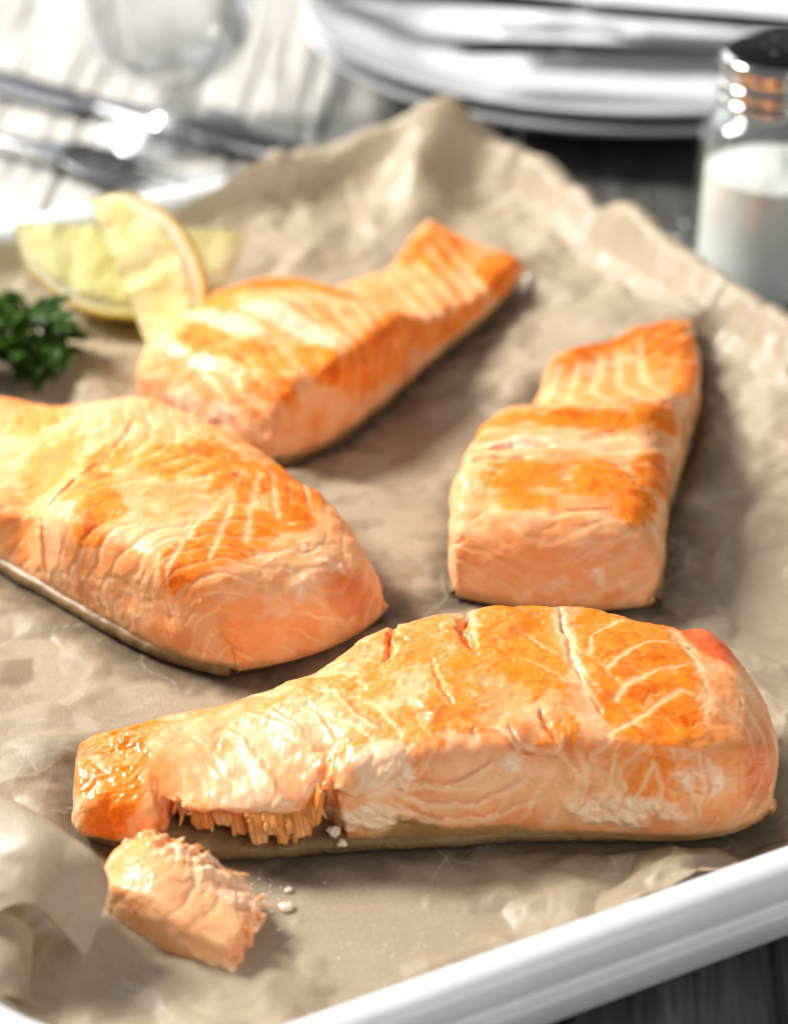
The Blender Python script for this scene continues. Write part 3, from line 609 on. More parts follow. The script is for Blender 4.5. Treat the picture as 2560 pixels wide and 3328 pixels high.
ft_front = dict(
    spacing=.66, bend=.5, mid=2.3, layers=-.1, wet=.15,
    sear=[(12.7, 5.6, 1.3, 1.6, 1.3), (12.8, 4.2, 1.25, 1.3, 1.4), (12.9, 3.0, 1.15, .8, 1.3), (10.3, 5.4, 1.1, 1.7, .85), (10.8, 4.0, .6, 1.0, .8), (9.1, 4.6, .9, 1.9, .62), (8.8, 3.1, .8, .8, .72), (8.1, 5.8, .8, 1.1, .7),
          (7.3, 5.2, 1.0, 1.4, .5), (7.8, 3.2, .9, .9, .55), (11.0, 2.6, .4, .5, .7), (6.3, 4.2, 1.2, 1.6, .22), (12.8, 1.5, .9, .5, .45), (13.7, 1.4, .6, .5, .45)],
    crust=[(1.7, 6.4, 1.2, 1.1, 1), (1.3, 5.0, .9, 1.0, .8), (1.1, 3.0, .5, 1.2, .7), (2.2, 5.2, .7, .9, .8), (1.95, 3.9, .55, 1.2, 1), (1.8, 2.3, .5, 1.2, 1), (1.5, 1.0, .5, .9, .9)],
    patch=[(14.6, 6.3, .8, .9, 'red', .75), (15.7, 2.0, .8, 1.6, 'deep', .45), (5.3, 4.0, 1.3, 1.3, 'white', .3), (4.4, 3.3, .7, .5, 'white', .25), (10.9, 3.0, .3, .6, 'line', .35), (9.5, 1.6, 1.2, .6, 'line', .35), (7.4, 2.0, .7, .8, 'white', .6), (8.0, .25, .75, .75, 'fat', .9), (9.2, .1, 1.5, .35, 'fat', .8), (12.4, .0, 2.6, .22, 'fat', .7), (3.4, 4.6, .9, 1.2, 'pink', .8)],  # faint whites towards the thin end paint a wet highlight
    lines=[([(12.07, 4.36), (12.51, 4.98), (13.14, 5.59), (13.6, 5.73)], .055), ([(12.12, 3.36), (12.45, 3.86), (13.09, 4.48), (13.75, 4.82)], .06), ([(11.91, 2.39), (12.45, 2.74), (12.99, 3.36), (13.55, 3.86), (13.85, 3.7)], .065),
           ([(11.25, 6.6), (11.31, 5.87), (11.42, 4.76), (11.53, 3.8), (11.69, 2.98), (11.74, 2.4)], .16), ([(11.75, 4.9), (11.9, 5.6), (12.3, 6.2), (12.7, 6.6)], .05), ([(13.7, 6.4), (14.0, 5.2), (14.1, 4.0), (14.05, 3.0)], .14),
           ([(10.9, 2.1), (11.4, 1.5), (11.3, .9)], .05), ([(12.1, 2.0), (12.0, 1.3), (11.7, .7)], .05), ([(12.9, 1.9), (12.6, 1.2), (12.2, .6)], .05), ([(7.6, 1.5), (8.2, .95), (9.3, .9), (10.2, 1.35)], .06), ([(7.5, 1.2), (8.2, .6), (9.4, .55), (10.6, 1.0)], .05), ([(7.8, 1.8), (8.5, 1.35), (9.3, 1.35)], .05)],
    cracks=[([(7.75, 7.4), (7.6, 6.1), (7.45, 5.6)], .08, .26), ([(9.3, 7.6), (9.19, 6.0), (9.35, 5.2)], .09, .34), ([(11.3, 6.9), (11.42, 4.8), (11.55, 3.8)], .05, .09), ([(8.45, 5.1), (8.65, 4.11), (8.85, 3.3)], .05, .08),
            ([(10.62, 2.9), (10.72, 2.45), (10.92, 2.1)], .05, .12), ([(9.95, 2.5), (10.3, 2.0), (10.9, 1.9)], .04, .08), ([(11.7, 3.4), (11.85, 3.0)], .03, .06)],
    ledges=[([(5.9, 3.5), (5.2, 4.3), (4.4, 5.4)], .35, .05), ([(6.3, 3.0), (5.6, 4.0), (5.0, 5.2)], .3, .05), ([(5.5, 3.0), (4.7, 3.6), (4.0, 4.6)], .35, .06), ([(6.9, 2.7), (6.2, 3.7), (5.7, 4.8)], .3, .05), ([(7.4, 3.0), (6.9, 3.8), (6.4, 5.2)], .3, .04),
            ([(10.4, 1.5), (9.3, .95), (8.2, 1.0), (7.4, 1.6)], .3, .07), ([(10.8, 1.1), (9.5, .6), (8.3, .65), (7.2, 1.2)], .3, .07), ([(9.8, 1.9), (8.9, 1.45), (8.0, 1.5), (7.5, 2.0)], .3, .06),
            ([(11.2, .6), (11.6, 1.3), (11.4, 2.1)], .3, .05), ([(12.0, .6), (12.3, 1.2), (12.2, 1.9)], .3, .05), ([(12.9, .7), (13.1, 1.3), (13.0, 1.9)], .3, .04), ([(13.9, .6), (14.1, 1.4), (13.8, 2.2)], .25, .05), ([(6.2, 1.9), (6.8, 1.5), (7.4, 1.6), (7.9, 2.2)], .35, .08), ([(9.5, 2.5), (10.2, 2.0), (10.9, 1.9), (11.2, 2.3)], .3, .08)],
    albumin=[(7.0, .8, 1.1, .55, .9), (7.7, 1.7, .7, .5, .6), (12.4, .75, 1.5, .45, .8), (14.0, 1.6, .8, .6, .55), (9.9, 1.75, .6, .35, .5)],
    lumps=[(8.7, 6.2, .45, .8, .10), (10.2, 6.4, .8, .6, .10), (7.0, 6.2, .5, .7, .08), (14.5, 6.5, .5, .5, .14), (14.0, 7.0, .25, .5, -.14), (6.9, 1.2, .6, .7, .12), (10.0, 2.15, .35, .2, .10), (12.8, 4.6, 1.4, 1.4, .08)])
front, FG, FP = make_fillet('nearest salmon fillet, flaked open at its thin left end, in front of the others', FRONT, ft_front, 760, 360, 100)
ft_right = dict(
    spacing=.6, bend=-.35, mid=4.1, layers=0, wet=-.15, more=.38,
    sear=[(6.9, 2.4, .5, 1.0, .8), (6.5, 4.4, .5, 1.6, .8), (7.0, 6.2, .6, .8, .85), (3.9, 3.0, .7, 1.0, .7), (3.9, 4.8, .7, 1.3, .85), (4.7, 6.5, .8, .7, 1.0), (2.9, 3.2, .5, 1.0, .5), (3.2, 6.1, .7, .7, .5), (12.9, 5.6, 1.6, .9, .8), (11, 6.5, 2, .5, .7), (13.6, 3.6, .8, 2.0, .6)],
    patch=[(5.3, 3.4, .4, 1.6, 'line', .7), (5.5, 5.4, .5, 1.1, 'line', .5), (1.2, 4.0, .8, 2.6, 'pink', .6), (10.0, 4.2, 2.6, 2.4, 'orange', .7)],
    lines=[([(13.3, 1.8 + .75 * k), (10.8, 2.2 + .75 * k), (8.1, 3.0 + .85 * k)], .12) for k in range(5)],
    cracks=[([(5.1, 2.3), (5.2, 3.1), (5.15, 3.7)], .16, .22), ([(7.6, 1.4), (7.5, 3.4), (7.6, 5.4), (7.8, 6.9)], .14, .14), ([(4.5, 1.0), (4.7, 2.2), (4.6, 3.2)], .08, .12), ([(2.6, 4.4), (2.8, 5.6)], .06, .08)],
    albumin=[(.6, 4.6, .7, 2.0, .35), (5.3, 3.3, .4, 1.3, .5)],
    lumps=[(5.9, 1.3, .5, .5, .14), (4.2, 1.2, .5, .5, .12), (7.0, 3.8, .5, 2.6, .16), (9.8, 4, 2.2, 2.6, -.18), (2.6, 1.1, .7, .5, .10)])
make_fillet('salmon fillet at the right, tapering away from the camera, nearest the glass salt shaker', RIGHT, ft_right, 420, 220, 200)
ft_back = dict(
    spacing=.6, bend=.3, mid=4, layers=0, wet=-.2, more=.45,
    sear=[(5.2, 5.9, 1.2, 1.1, 1.0), (6.5, 5.2, 1.0, 1.1, 1.0), (7.5, 4.0, .9, 1.2, .95), (2.8, 4.3, .6, 1.0, .8), (3.0, 2.8, .6, .9, .95), (3.9, 1.8, .7, .7, .9), (2.2, 2.0, .5, .6, .7), (4.2, 4.6, .5, 1.0, .4), (13.2, 4.4, 1.2, 1.6, .9), (13.4, 1.6, 1.2, 1.2, .8), (6.5, 1.1, 2.6, .7, .45), (10, .9, 2.2, .6, .5)],
    patch=[(3.8, 4.4, .4, 1.2, 'white', .55), (4.8, 3.0, .45, 1.3, 'white', .55), (.9, 4.4, .6, 1.8, 'pink', .7), (.9, 2.4, .5, .9, 'line', .5), (10.6, 3, 1.8, 1.8, 'orange', .5)],  # whites paint the highlights across the pale band
    lines=[([(9.0 + .75 * k, 1.2), (9.9 + .75 * k, 2.8), (10.9 + .75 * k, 4.8)], .10) for k in range(5)],
    cracks=[([(3.9, 5.6), (4.5, 3.6), (5.1, 2.2)], .07, .10)], albumin=[(.8, 3.8, .7, 2.0, .5), (4.6, 3.4, .4, 1.2, .35)],
    lumps=[(9.0, 4.0, 1.4, 3.0, -.16), (5.8, 5.0, 1.2, 1.5, .12)])
make_fillet('salmon fillet furthest back, its tapered end raised, beside the lemon wedges', BACK, ft_back, 380, 220, 300)
ft_left = dict(
    spacing=.62, bend=.45, mid=6.0, layers=.1, wet=-.25, more=.6,
    sear=[(9.6, 3.4, .8, .9, .8), (10.6, 2.7, .7, .8, .6), (9.4, 4.8, .7, .9, .55), (11.0, 5.5, .9, .9, .75), (11.9, 6.4, 1.0, .9, .85), (12.9, 6.3, .8, 1.2, .85), (13.9, 2.6, .7, .9, .95), (14.1, 3.7, .8, .9, 1.0), (13.9, 5.0, .8, 1.0, 1.0), (14.2, 6.4, .7, 1.0, .9), (13.7, 7.6, .9, .8, .95), (7.6, 4.4, 1.0, 1.4, .3), (6, 6.5, 1, 1, .4)],
    patch=[(12.0, 4.0, .8, 1.0, 'orange', .45), (7.0, 3.5, 1.6, 2.2, 'orange', .4), (15.6, 4.6, .6, 2.2, 'line', .35), (16.6, 6.4, .6, 1.2, 'red', .45), (16.6, 2.4, .8, 1.6, 'orange', .5), (5, 7.6, 2, 1.4, 'orange', .6)],
    lines=[([(13.77, 1.78), (13.45, 2.67), (13.13, 3.69), (12.97, 5.64)], .08), ([(14.4, 2.9), (13.66, 4.26), (13.18, 5.52)], .075), ([(14.45, 4.3), (13.61, 5.64), (13.02, 6.96)], .075), ([(14.3, 5.9), (13.56, 6.85), (13.1, 7.5)], .07), ([(14.4, 7.3), (13.66, 8.12)], .07)],
    cracks=[([(8.85, .6), (8.62, 2.07), (8.88, 3.11), (9.2, 4.48)], .09, .30), ([(9.2, 4.3), (9.3, 5.4), (9.15, 7.0)], .05, .08), ([(12.6, 6.2), (12.9, 6.6)], .08, .12)],
    albumin=[(15.8, 5.2, .8, 1.6, .28), (11.5, .8, 1.2, .5, .3)],
    lumps=[(9.9, 2.4, .9, 1.7, .26), (7.7, 2.2, .8, 1.9, -.5), (13.6, 4.6, 1.6, 2.2, .12)])
make_fillet('salmon fillet at the left edge, cut off by the frame, with orange chevron bands', LEFT, ft_left, 460, 240, 400)

# ------------------------------------------------------------------ torn opening in the nearest fillet: sheets of flakes and loose strands
rng = np.random.default_rng(5)
def lip_point(uu, ss):
    i = int(np.argmin(np.abs(FG['fu'][:, 100] - uu))); j = int(ss * (FP.shape[1] - 1)); return FP[i, j]
def flake_sheet(u0, u1, ss, drop, out, seed, lean=.12):
    n, m = 200, 26; k = np.linspace(0, 1, n); base = np.array([lip_point(u0 + (u1 - u0) * q, ss) for q in k])
    sm = np.ones(9) / 9; base = np.stack([np.convolve(np.pad(base[:, c], 4, 'edge'), sm, 'valid') for c in range(3)], 1)
    fr = k * (u1 - u0) * 40 + 1.5 * noise(k * 8, k * 0, 0, seed); strand = np.floor(fr); ln = drop * (.3 + 1.05 * rnd1(strand, seed)) * sstep(0, .1, k) * sstep(1, .9, k)
    rid = np.abs(np.sin(np.pi * fr)) ** .5; ln = ln * (.6 + .4 * rid) + .10 * noise(k * 38, k * 0, 0, seed + 8) + .05 * noise(k * 90, k * 0, 0, seed + 9)
    t = np.linspace(0, 1, m)
    V = np.zeros((n, m, 3)); 
    V[..., 0] = base[:, 0, None] + lean * drop * t[None] * 1.6; V[..., 1] = base[:, 1, None] - out * np.sin(t * 2.2)[None] - .10 * rid[:, None] * (.3 + t)[None] - .03 * np.abs(np.sin(np.pi * fr * 4 + 2 * noise(k * 20, k * 0, 0, seed)))[:, None] * (.4 + t)[None] - .10 * (rnd1(strand, seed + 3) - .4)[:, None] * t[None] + .06 + .03 * noise(k * 30, k * 0, 0, seed + 2)[:, None]
    V[..., 2] = np.maximum(base[:, 2, None] + .05 - ln[:, None] * t[None], .74)
    me = mesh_np('flake', V.reshape(-1, 3), grid_faces(n, m), org=ORG[front.name])
    C = COL['orange'] * (.85 + .3 * rnd1(strand, seed + 4))[:, None, None] + np.zeros((n, m, 1)); C = mixc(C, COL['line'], (t[None] ** 2 * .35 * (rnd1(strand, seed + 6) > .5)[:, None])); C = mixc(C, COL['deep'], (1 - rid)[:, None] * .5 + t[None] * 0)
    set_col(me, 'tint', C.reshape(-1, 3)); set_flt(me, 'wet', np.full(n * m, .55))
    o = add('flake', me, M['flesh'], front); md = o.modifiers.new('thickness', 'SOLIDIFY'); md.thickness = .05 * S; return o
flake_sheet(.15, .31, .34, .40, .12, 11); flake_sheet(.16, .33, .25, .42, .06, 15); flake_sheet(.25, .36, .39, .42, .18, 13)
def strand_mesh(seed, L=.6):
    r = np.random.default_rng(seed); n = 9; t = np.linspace(0, 1, n)
    pts = np.stack([.10 * L * np.sin(t * 2 + r.random() * 3), -.16 * L * t ** 2 * (1 + r.random()), -L * t], -1)
    v, f = tube(pts, (.065 * (1 - t ** 1.6) + .012) * (.8 + .5 * r.random()), 7, .6, (0, 1, 0))
    me = mesh_np('strand', v, f); C = mixc(np.zeros((n, 7, 3)) + COL['orange'], COL['line'], np.repeat(t[:, None], 7, 1) * .7 + .1)
    set_col(me, 'tint', C.reshape(-1, 3)); set_flt(me, 'wet', np.full(n * 7, .6)); me.materials.append(M['flesh']); return me
SM = [strand_mesh(k, .25 + .10 * k) for k in range(4)]
for k in range(26):
    q = .15 + .22 * rng.random(); p_ = lip_point(q, .27 + .07 * rng.random()) - ORG[front.name]
    o = add('strand', SM[int(rng.integers(4))], None, front); o.location = Vector(p_ + np.array([0, -.06, .03])) * S
    o.rotation_euler = (rng.uniform(-.3, .25), rng.uniform(-.45, .1), rng.uniform(0, 6)); s_ = rng.uniform(.7, 1.15); o.scale = (s_, s_, s_)
def blob(name, c, r, mat, parent, seed, squash=.6, tintc=None, n=20, rough=.35):
    th = np.linspace(0, np.pi, n); ph = np.linspace(0, 2 * np.pi, 2 * n, endpoint=False); T, Ph = np.meshgrid(th, ph, indexing='ij')
    d = np.stack([np.sin(T) * np.cos(Ph), np.sin(T) * np.sin(Ph), np.cos(T)], -1)
    k = 1 + rough * fbm(d[..., 0] * 1.6 + seed, d[..., 1] * 1.6, d[..., 2] * 1.6, seed, 4, .6)
    V = np.asarray(c) + d * k[..., None] * r * np.array([1, 1, squash]); org = ORG[parent.name] if parent is not None else c
    me = mesh_np(name, V.reshape(-1, 3), grid_faces(n, 2 * n, wrap_s=True), org=org)
    if tintc is not None: set_col(me, 'tint', np.zeros((2 * n * n, 3)) + tintc); set_flt(me, 'wet', np.full(2 * n * n, .6))
    return add(name, me, mat, parent, org)
for k, (x, y, z, r) in enumerate([(-1.2, 39.0, 1.05, .12), (-1.05, 38.86, .86, .08), (-2.0, 38.98, .98, .10)]):
    blob('albumin_curd', (x, y, z), r, M['albumin'], front, 200 + k, .7, n=30, rough=.9)

# ------------------------------------------------------------------ the broken-off flake lying in front
CHUNK = dict(F=[(-5.85, 37.3), (-5.3, 36.55), (-4.6, 36.0), (-3.8, 35.55), (-3.0, 35.2)], B=[(-5.35, 38.6), (-4.7, 38.45), (-4.1, 38.1), (-3.3, 37.75), (-2.7, 36.9)],
             H=[.85, 1.25, 1.3, 1.0, .65], r0=.05, r1=.05, z=.46, bow0=.05, bow1=.1, tilt=[.2, .3, .2, .1, 0], n=4,
             prof=[(.02, 0), (-.01, .35), (.0, .7), (.035, .9), (.13, 1.0), (.4, 1.03), (.66, .96), (.84, .84), (.95, .55), (1, .3), (1, 0)])
ft_chunk = dict(spacing=.55, bend=.5, mid=2, layers=.3, wet=.25, big=.05, sear=[(1.5, 2.0, .7, .8, .45)], patch=[(3.6, 3.4, 1.2, 1.2, 'white', .5), (2.4, 4.2, .9, .6, 'line', .6), (5.2, 1.6, .7, .9, 'red', .35), (3.0, 1.2, 1.6, .6, 'pink', .6)],
                cracks=[([(1.6, 4.6), (2.2, 3.4), (2.7, 2.8)], .12, .22), ([(3.1, 5.4), (3.3, 4.2), (3.1, 3.2)], .16, .30), ([(4.2, 4.6), (4.3, 3.2)], .08, .15)], albumin=[(3.6, 3.0, 1.3, 1.4, .4), (4.6, .5, 1.6, .3, .5)],
                lumps=[(1.6, 3.6, .5, .6, .2), (2.6, 3.9, .35, .5, .15), (3.9, 3.8, .4, .6, .2), (4.6, 3.2, .4, .4, .12)])
def ragged(G, amt):
    w = sstep(.50, .72, G['S']) * amt; w2 = sstep(.78, .95, G['U']) * amt * .8
    a = np.maximum(w, w2); X, Y, Z = G['X'], G['Y'], G['Z']
    d = np.sin((X * .8 - Y * .6) * 13 + 4 * noise(X * 1.5, Y * 1.5, Z * 1.5, 8)) * .25 + ridged(X * 1.6, Y * 1.6, Z * 1.2, 9, 3) - .5
    return a * d
_fish = fish
def fish_chunk(G, ft, seed):
    d, C, w = _fish(G, ft, seed); r = ragged(G, .19); C = mixc(C, COL['line'], np.full(r.shape, .2)); C = mixc(C, COL['line'], np.clip(r * 3, 0, .75)); C = mixc(C, COL['deep'], np.clip(-r * 3, 0, .6)); return d + r, C, w
fish = fish_chunk
chunk, CG, CP_ = make_fillet('small broken flake of pink salmon lying in front of the nearest fillet', CHUNK, ft_chunk, 300, 220, 500, False, 'salmon_flake', 'salmon flake', None)
fish = _fish
for k in range(26):
    i = int(rng.integers(110, 297)); j = int(rng.integers(140, 200)) if i < 255 else int(rng.integers(90, 190)); p_ = CP_[i, j] - ORG[chunk.name]
    o = add('strand', SM[int(rng.integers(4))], None, chunk); o.location = Vector(p_) * S
    d = Vector((.75 + rng.uniform(-.3, .3), .55 + rng.uniform(-.4, .4), .25 + rng.uniform(-.4, .4))); o.rotation_euler = d.to_track_quat('-Z', 'Y').to_euler(); s_ = rng.uniform(.4, .7); o.scale = (s_ * 2.2, s_ * 2.2, s_ * .9)

# crumbs and salt on the parchment
def zp(x, y):
    i = np.unravel_index(np.argmin((PX - x) ** 2 + (PY - y) ** 2), PX.shape); return float(PZ[i])
def crumb(x, y, r, k, label, n=5):
    root = thing('albumin_crumb', label, 'crumb', (x, y, zp(x, y)))
    for q in range(n):
        a = q * 2.4 + k; d = r * .55 * math.sqrt(q / max(n, 1)); blob('curd', (x + d * math.cos(a), y + d * .7 * math.sin(a), zp(x, y) + r * .28), r * (.42 + .2 * rng.random()), M['albumin'], root, 300 + k * 10 + q, .7, n=10)
from_px = lambda px, py, z: (lambda d: ((d[0] * (z - 31) / d[2]), (d[1] * (z - 31) / d[2])))(((px - 1280) / 1664 * 18 / 85, math.cos(math.pi / 6) + (1664 - py) / 1664 * 18 / 85 * .5, -.5 + (1664 - py) / 1664 * 18 / 85 * math.cos(math.pi / 6)))
crumb(-2.12, 37.42, .17, 1, 'largest white crumb of cooked protein on the parchment right of the flake', 7)
crumb(-2.12, 37.95, .11, 2, 'slim white crumb on the parchment just behind the largest crumb', 3)
crumb(-2.42, 37.3, .07, 3, 'tiny white crumb touching the left of the largest crumb', 2)
crumb(-2.25, 36.75, .06, 4, 'single white crumb nearest the front rim of the tray', 2)
def grains(name, label, spots, size, seed, zf):
    r = np.random.default_rng(seed); parts = []
    for x, y in spots:
        s_ = size * r.uniform(.6, 1.3); a = r.random() * 6; R = np.array(Matrix.Rotation(a, 3, (r.random() - .5, r.random() - .5, 1)))
        v = np.array([[i, j, k] for i in (-1, 1) for j in (-1, 1) for k in (-1, 1)]) * s_ / 2 * np.array([1, r.uniform(.7, 1), r.uniform(.6, 1)])
        parts.append((v @ R.T + np.array([x, y, zf(x, y) + s_ * .4]), [[0, 1, 3, 2], [4, 6, 7, 5], [0, 4, 5, 1], [2, 3, 7, 6], [0, 2, 6, 4], [1, 5, 7, 3]]))
    V, F = merge(parts); o = add(name, mesh_np(name, V, F, False), M['salt']); o['kind'] = 'stuff'; o['label'] = label; o['category'] = 'salt'; return o
r = np.random.default_rng(9)
grains('salt_grains', 'scattered fine salt grains on the dark boards behind the tray', [(2 + 9 * q + r.normal() * .3, 74.6 - 6.0 * q + r.normal() * .9) for q in r.random(260)], .085, 3, lambda x, y: .0)
grains('salt_specks', 'fine salt specks on the greasy parchment by the broken flake', [(-2.6 + r.normal() * .45, 38.0 + r.normal() * .22) for q in range(40)] + [(-.6 + r.normal() * .9, 36.0 + r.normal() * .7) for q in range(36)], .024, 4, zp)

# ------------------------------------------------------------------ lemon wedges
def lemon_wedge(label, loc, R, ang, rl=2.35, hl=3.55):
    """Axis along local x, the wedge's ridge at local origin, peel towards -z; R turns it into place."""
    root = thing('lemon_wedge', label, 'lemon wedge', loc, 'lemon wedges on the parchment'); R = np.array(R)
    nx, na = 70, 36; t = np.linspace(-1, 1, nx); tt = np.sign(t) * np.abs(t) ** .9
    r = rl * (1 - np.abs(tt) ** 2.3) ** .62 + .38 * gauss(np.abs(tt) - .94, .12) * (1 - np.abs(tt) ** 12); x = hl * tt * 1.0
    a = np.linspace(-ang / 2, ang / 2, na)
    def put(P): return P.reshape(-1, 3) @ R.T + np.array(loc)
    X, A = np.meshgrid(x, a, indexing='ij'); Rr = np.repeat(r[:, None], na, 1) * (1 + .012 * fbm(X * 2, A * 4, 0, 3, 3))
    outer = np.stack([X, Rr * np.sin(A), -Rr * np.cos(A)], -1)
    me = mesh_np('peel', put(outer), grid_faces(nx, na), org=loc); c = mixc(np.zeros((nx, na, 3)) + lin(228, 190, 36), lin(206, 180, 50), np.clip(.5 + fbm(X, A * 2, 0, 7, 3), 0, 1)); set_col(me, 'tint', c.reshape(-1, 3))
    add('peel', me, M['peel'], root)
    for sgn in (-1, 1):
        nr = 40; q = np.linspace(0, 1, nr); Xf, Q = np.meshgrid(x, q, indexing='ij'); Rf = np.repeat(r[:, None], nr, 1) * Q
        rel = np.repeat(r[:, None], nr, 1); pith = sstep(rel - .50, rel - .34, Rf + .04 * np.sin(Xf * 6))
        bul = .16 * (1 - pith) * (1 - np.abs(Xf / hl) ** 4) * (.6 + .8 * np.sin((Xf * 1.0) * 5 + 2 * fbm(Xf, Rf, sgn, 5, 2)) * .25) - .02
        aa = sgn * ang / 2; nrm = np.array([0, math.cos(aa), math.sin(aa)]) * sgn
        P = np.stack([Xf, Rf * math.sin(aa), -Rf * math.cos(aa)], -1) + nrm * bul[..., None]
        C = mixc(np.zeros((nx, nr, 3)) + lin(250, 247, 200), lin(240, 236, 165), np.clip(.4 + .6 * fbm(Xf * .8, Rf * 2, sgn, 8, 3), 0, 1)); C = mixc(C, lin(226, 220, 118), gauss(np.sin(Rf * 2.3 + Xf * 1.1 + 2.0 * fbm(Xf * .7, Rf * .7, sgn, 18, 2)), .22) * .5); C = mixc(C, lin(250, 246, 222), pith * .95)
        C = mixc(C, lin(238, 196, 40), sstep(rel - .14, rel - .06, Rf))
        F = grid_faces(nx, nr); F = F if sgn > 0 else F[:, ::-1]
        me = mesh_np('pulp', put(P), F, org=loc); set_col(me, 'tint', C.reshape(-1, 3)); add('pulp', me, M['pulp'], root)
    return root
def rot(ex, ez):
    """Columns: local x along ex, local z as near ez as it can be."""
    ex = Vector(ex).normalized(); ez = Vector(ez); ey = ez.cross(ex).normalized(); ez = ex.cross(ey)
    return [[ex[i], ey[i], ez[i]] for i in range(3)]
lemon_wedge('lemon wedge behind, lying on its peel with its greenish cut face to the camera', (-7.65, 64.9, 3.1), rot((1, .10, -.08), (0, .22, 1)), math.radians(62), 2.75, 3.3)
lemon_wedge('upright lemon wedge in front, with bright pale face, leaning on the other wedge', (-7.6, 62.3, 2.35), rot((.50, -.70, -1), (-1, -.1, .2)), math.radians(58), 2.3, 2.75)

# ------------------------------------------------------------------ parsley sprig
def leaf_mesh(seed):
    r = np.random.default_rng(seed); V = []; F = []
    def lobe(bx, by, ang, L, W):
        n, m = 9, 5; i0 = len(V)
        for i in range(n):
            t = i / (n - 1); w = W * math.sin(math.pi * min(t * .93 + .05, 1)) ** .8 * (1 + .35 * math.sin(t * 19 + seed))
            for j in range(m):
                s_ = (j / (m - 1) - .5) * 2; x = t * L; y = s_ * w
                V.append((bx + x * math.cos(ang) - y * math.sin(ang), by + x * math.sin(ang) + y * math.cos(ang), .25 * w * s_ * s_ * 1.6 - .22 * t * t * L + .05 * math.sin(9 * t + s_ * 4 + seed)))
        for i in range(n - 1):
            for j in range(m - 1): F.append([i0 + i * m + j, i0 + (i + 1) * m + j, i0 + (i + 1) * m + j + 1, i0 + i * m + j + 1])
    for b, ang, L in ((0, 0, 1.25), (.1, .85, .95), (.1, -.85, .95), (.0, 1.7, .6), (.0, -1.7, .6)):
        lobe(b, 0, ang + r.uniform(-.1, .1), L * r.uniform(.85, 1.1), .36)
    return mesh_np('leaf', np.array(V), F)
LM = [leaf_mesh(k) for k in range(4)]
ps = thing('parsley_sprig', 'dark green curly parsley sprig at the left edge beside the lemon', 'parsley', (-10.5, 60.9, .5))
for m in LM: m.materials.append(M['leaf'])
r = np.random.default_rng(21)
for k in range(46):
    th = r.uniform(0, 6.283); rad = 1.75 * math.sqrt(r.random()); h = (1.5 * math.sqrt(max(0, 1 - (rad / 1.95) ** 2)) + .15) * r.uniform(.45, 1.05)
    o = add('leaf', LM[k % 4], None, ps); o.location = Vector((rad * math.cos(th) - .35, rad * math.sin(th) * .8, h)) * S
    o.rotation_euler = (r.uniform(-.8, .8), r.uniform(-.9, .5), th + r.uniform(-.6, .6)); s_ = r.uniform(.55, .95); o.scale = (s_, s_, s_)
for k in range(5):
    o = add('leaf', LM[k % 4], None, ps); o.location = Vector((-.75 + .3 * k, 1.5 + .2 * (k % 2), .7 + .35 * (k % 3))) * S; o.rotation_euler = (.5, -.3, 1.1 + .5 * k); o.scale = (.6, .6, .6)
for k in range(6):
    th = k * 1.05; v, f = tube([(0, 0, .1), (.5 * math.cos(th), .4 * math.sin(th), .7), (1.1 * math.cos(th), .9 * math.sin(th), 1.1)], [.07, .06, .04], 7); add('stem', mesh_np('stem', v, f), M['stem'], ps)

# ------------------------------------------------------------------ salt shaker
sx, sy = 11.1, 66.2
sh = thing('salt_shaker', 'glass salt shaker with dark domed metal lid standing behind the tray', 'salt shaker', (sx, sy, 0))
outer = [(0, 0.02), (1.9, .02), (2.2, .1), (2.36, .35), (2.38, .8), (2.34, 2.5), (2.28, 4.6), (2.2, 5.2), (1.95, 5.65), (1.62, 5.95), (1.52, 6.15), (1.5, 6.6)]
inner = [(1.38, 6.6), (1.4, 6.15), (1.5, 5.9), (1.8, 5.55), (2.0, 5.1), (2.06, 4.6), (2.1, 2.5), (2.12, 1.0), (1.9, .75), (0, .7)]
o_ = np.concatenate([spline(outer, np.linspace(0, 1, 60)), spline(inner, np.linspace(0, 1, 50))]); o_[:, 0] = np.maximum(o_[:, 0], .0001)
v, f = lathe(o_, 80, sx, sy); add('glass_jar', mesh_np('glass_jar', v, f, org=ORG[sh.name]), M['shaker_glass'], sh)
capp = [(1.53, 6.12), (1.64, 6.12), (1.68, 6.2), (1.66, 6.3), (1.58, 6.36), (1.57, 6.55), (1.66, 6.62), (1.67, 6.72), (1.6, 6.8), (1.58, 7.05), (1.64, 7.12), (1.65, 7.28), (1.6, 7.42), (1.5, 7.5)]
capp = [(r_ * 1.09, z_) for r_, z_ in capp]
v, f = lathe(spline(capp, np.linspace(0, 1, 70)), 80, sx, sy); cap = add('threaded_lid', mesh_np('threaded_lid', v, f, org=ORG[sh.name]), M['chrome'], sh)
v, f = lathe(spline([(1.65, 7.49), (1.52, 7.54), (1.0, 7.62), (.5, 7.67), (.001, 7.68)], np.linspace(0, 1, 30)), 80, sx, sy); add('lid_top', mesh_np('lid_top', v, f, org=ORG[sh.name]), M['dark_steel'], cap)
for k in range(9):
    a = k * 2.399; q = .28 * math.sqrt(k); v, f = lathe([(.0001, .012), (.06, .012), (.075, .0), (.085, -.01)], 12, sx + q * math.cos(a), sy + q * math.sin(a), 7.675 - .035 * q * q)
    add('hole_rim', mesh_np('hole_rim', v, f, org=ORG[sh.name]), M['chrome'], cap)
for o in sh.children_recursive + [sh]:
    if o.type == 'MESH': o.data.transform(Matrix.Diagonal((1, 1, 1.06, 1)))
sp_ = [(0.001, .76), (1.5, .76), (1.86, .82), (2.07, 1.05), (2.06, 2.5), (2.02, 4.1), (1.99, 4.35), (1.5, 4.5), (.8, 4.75), (.001, 4.85)]
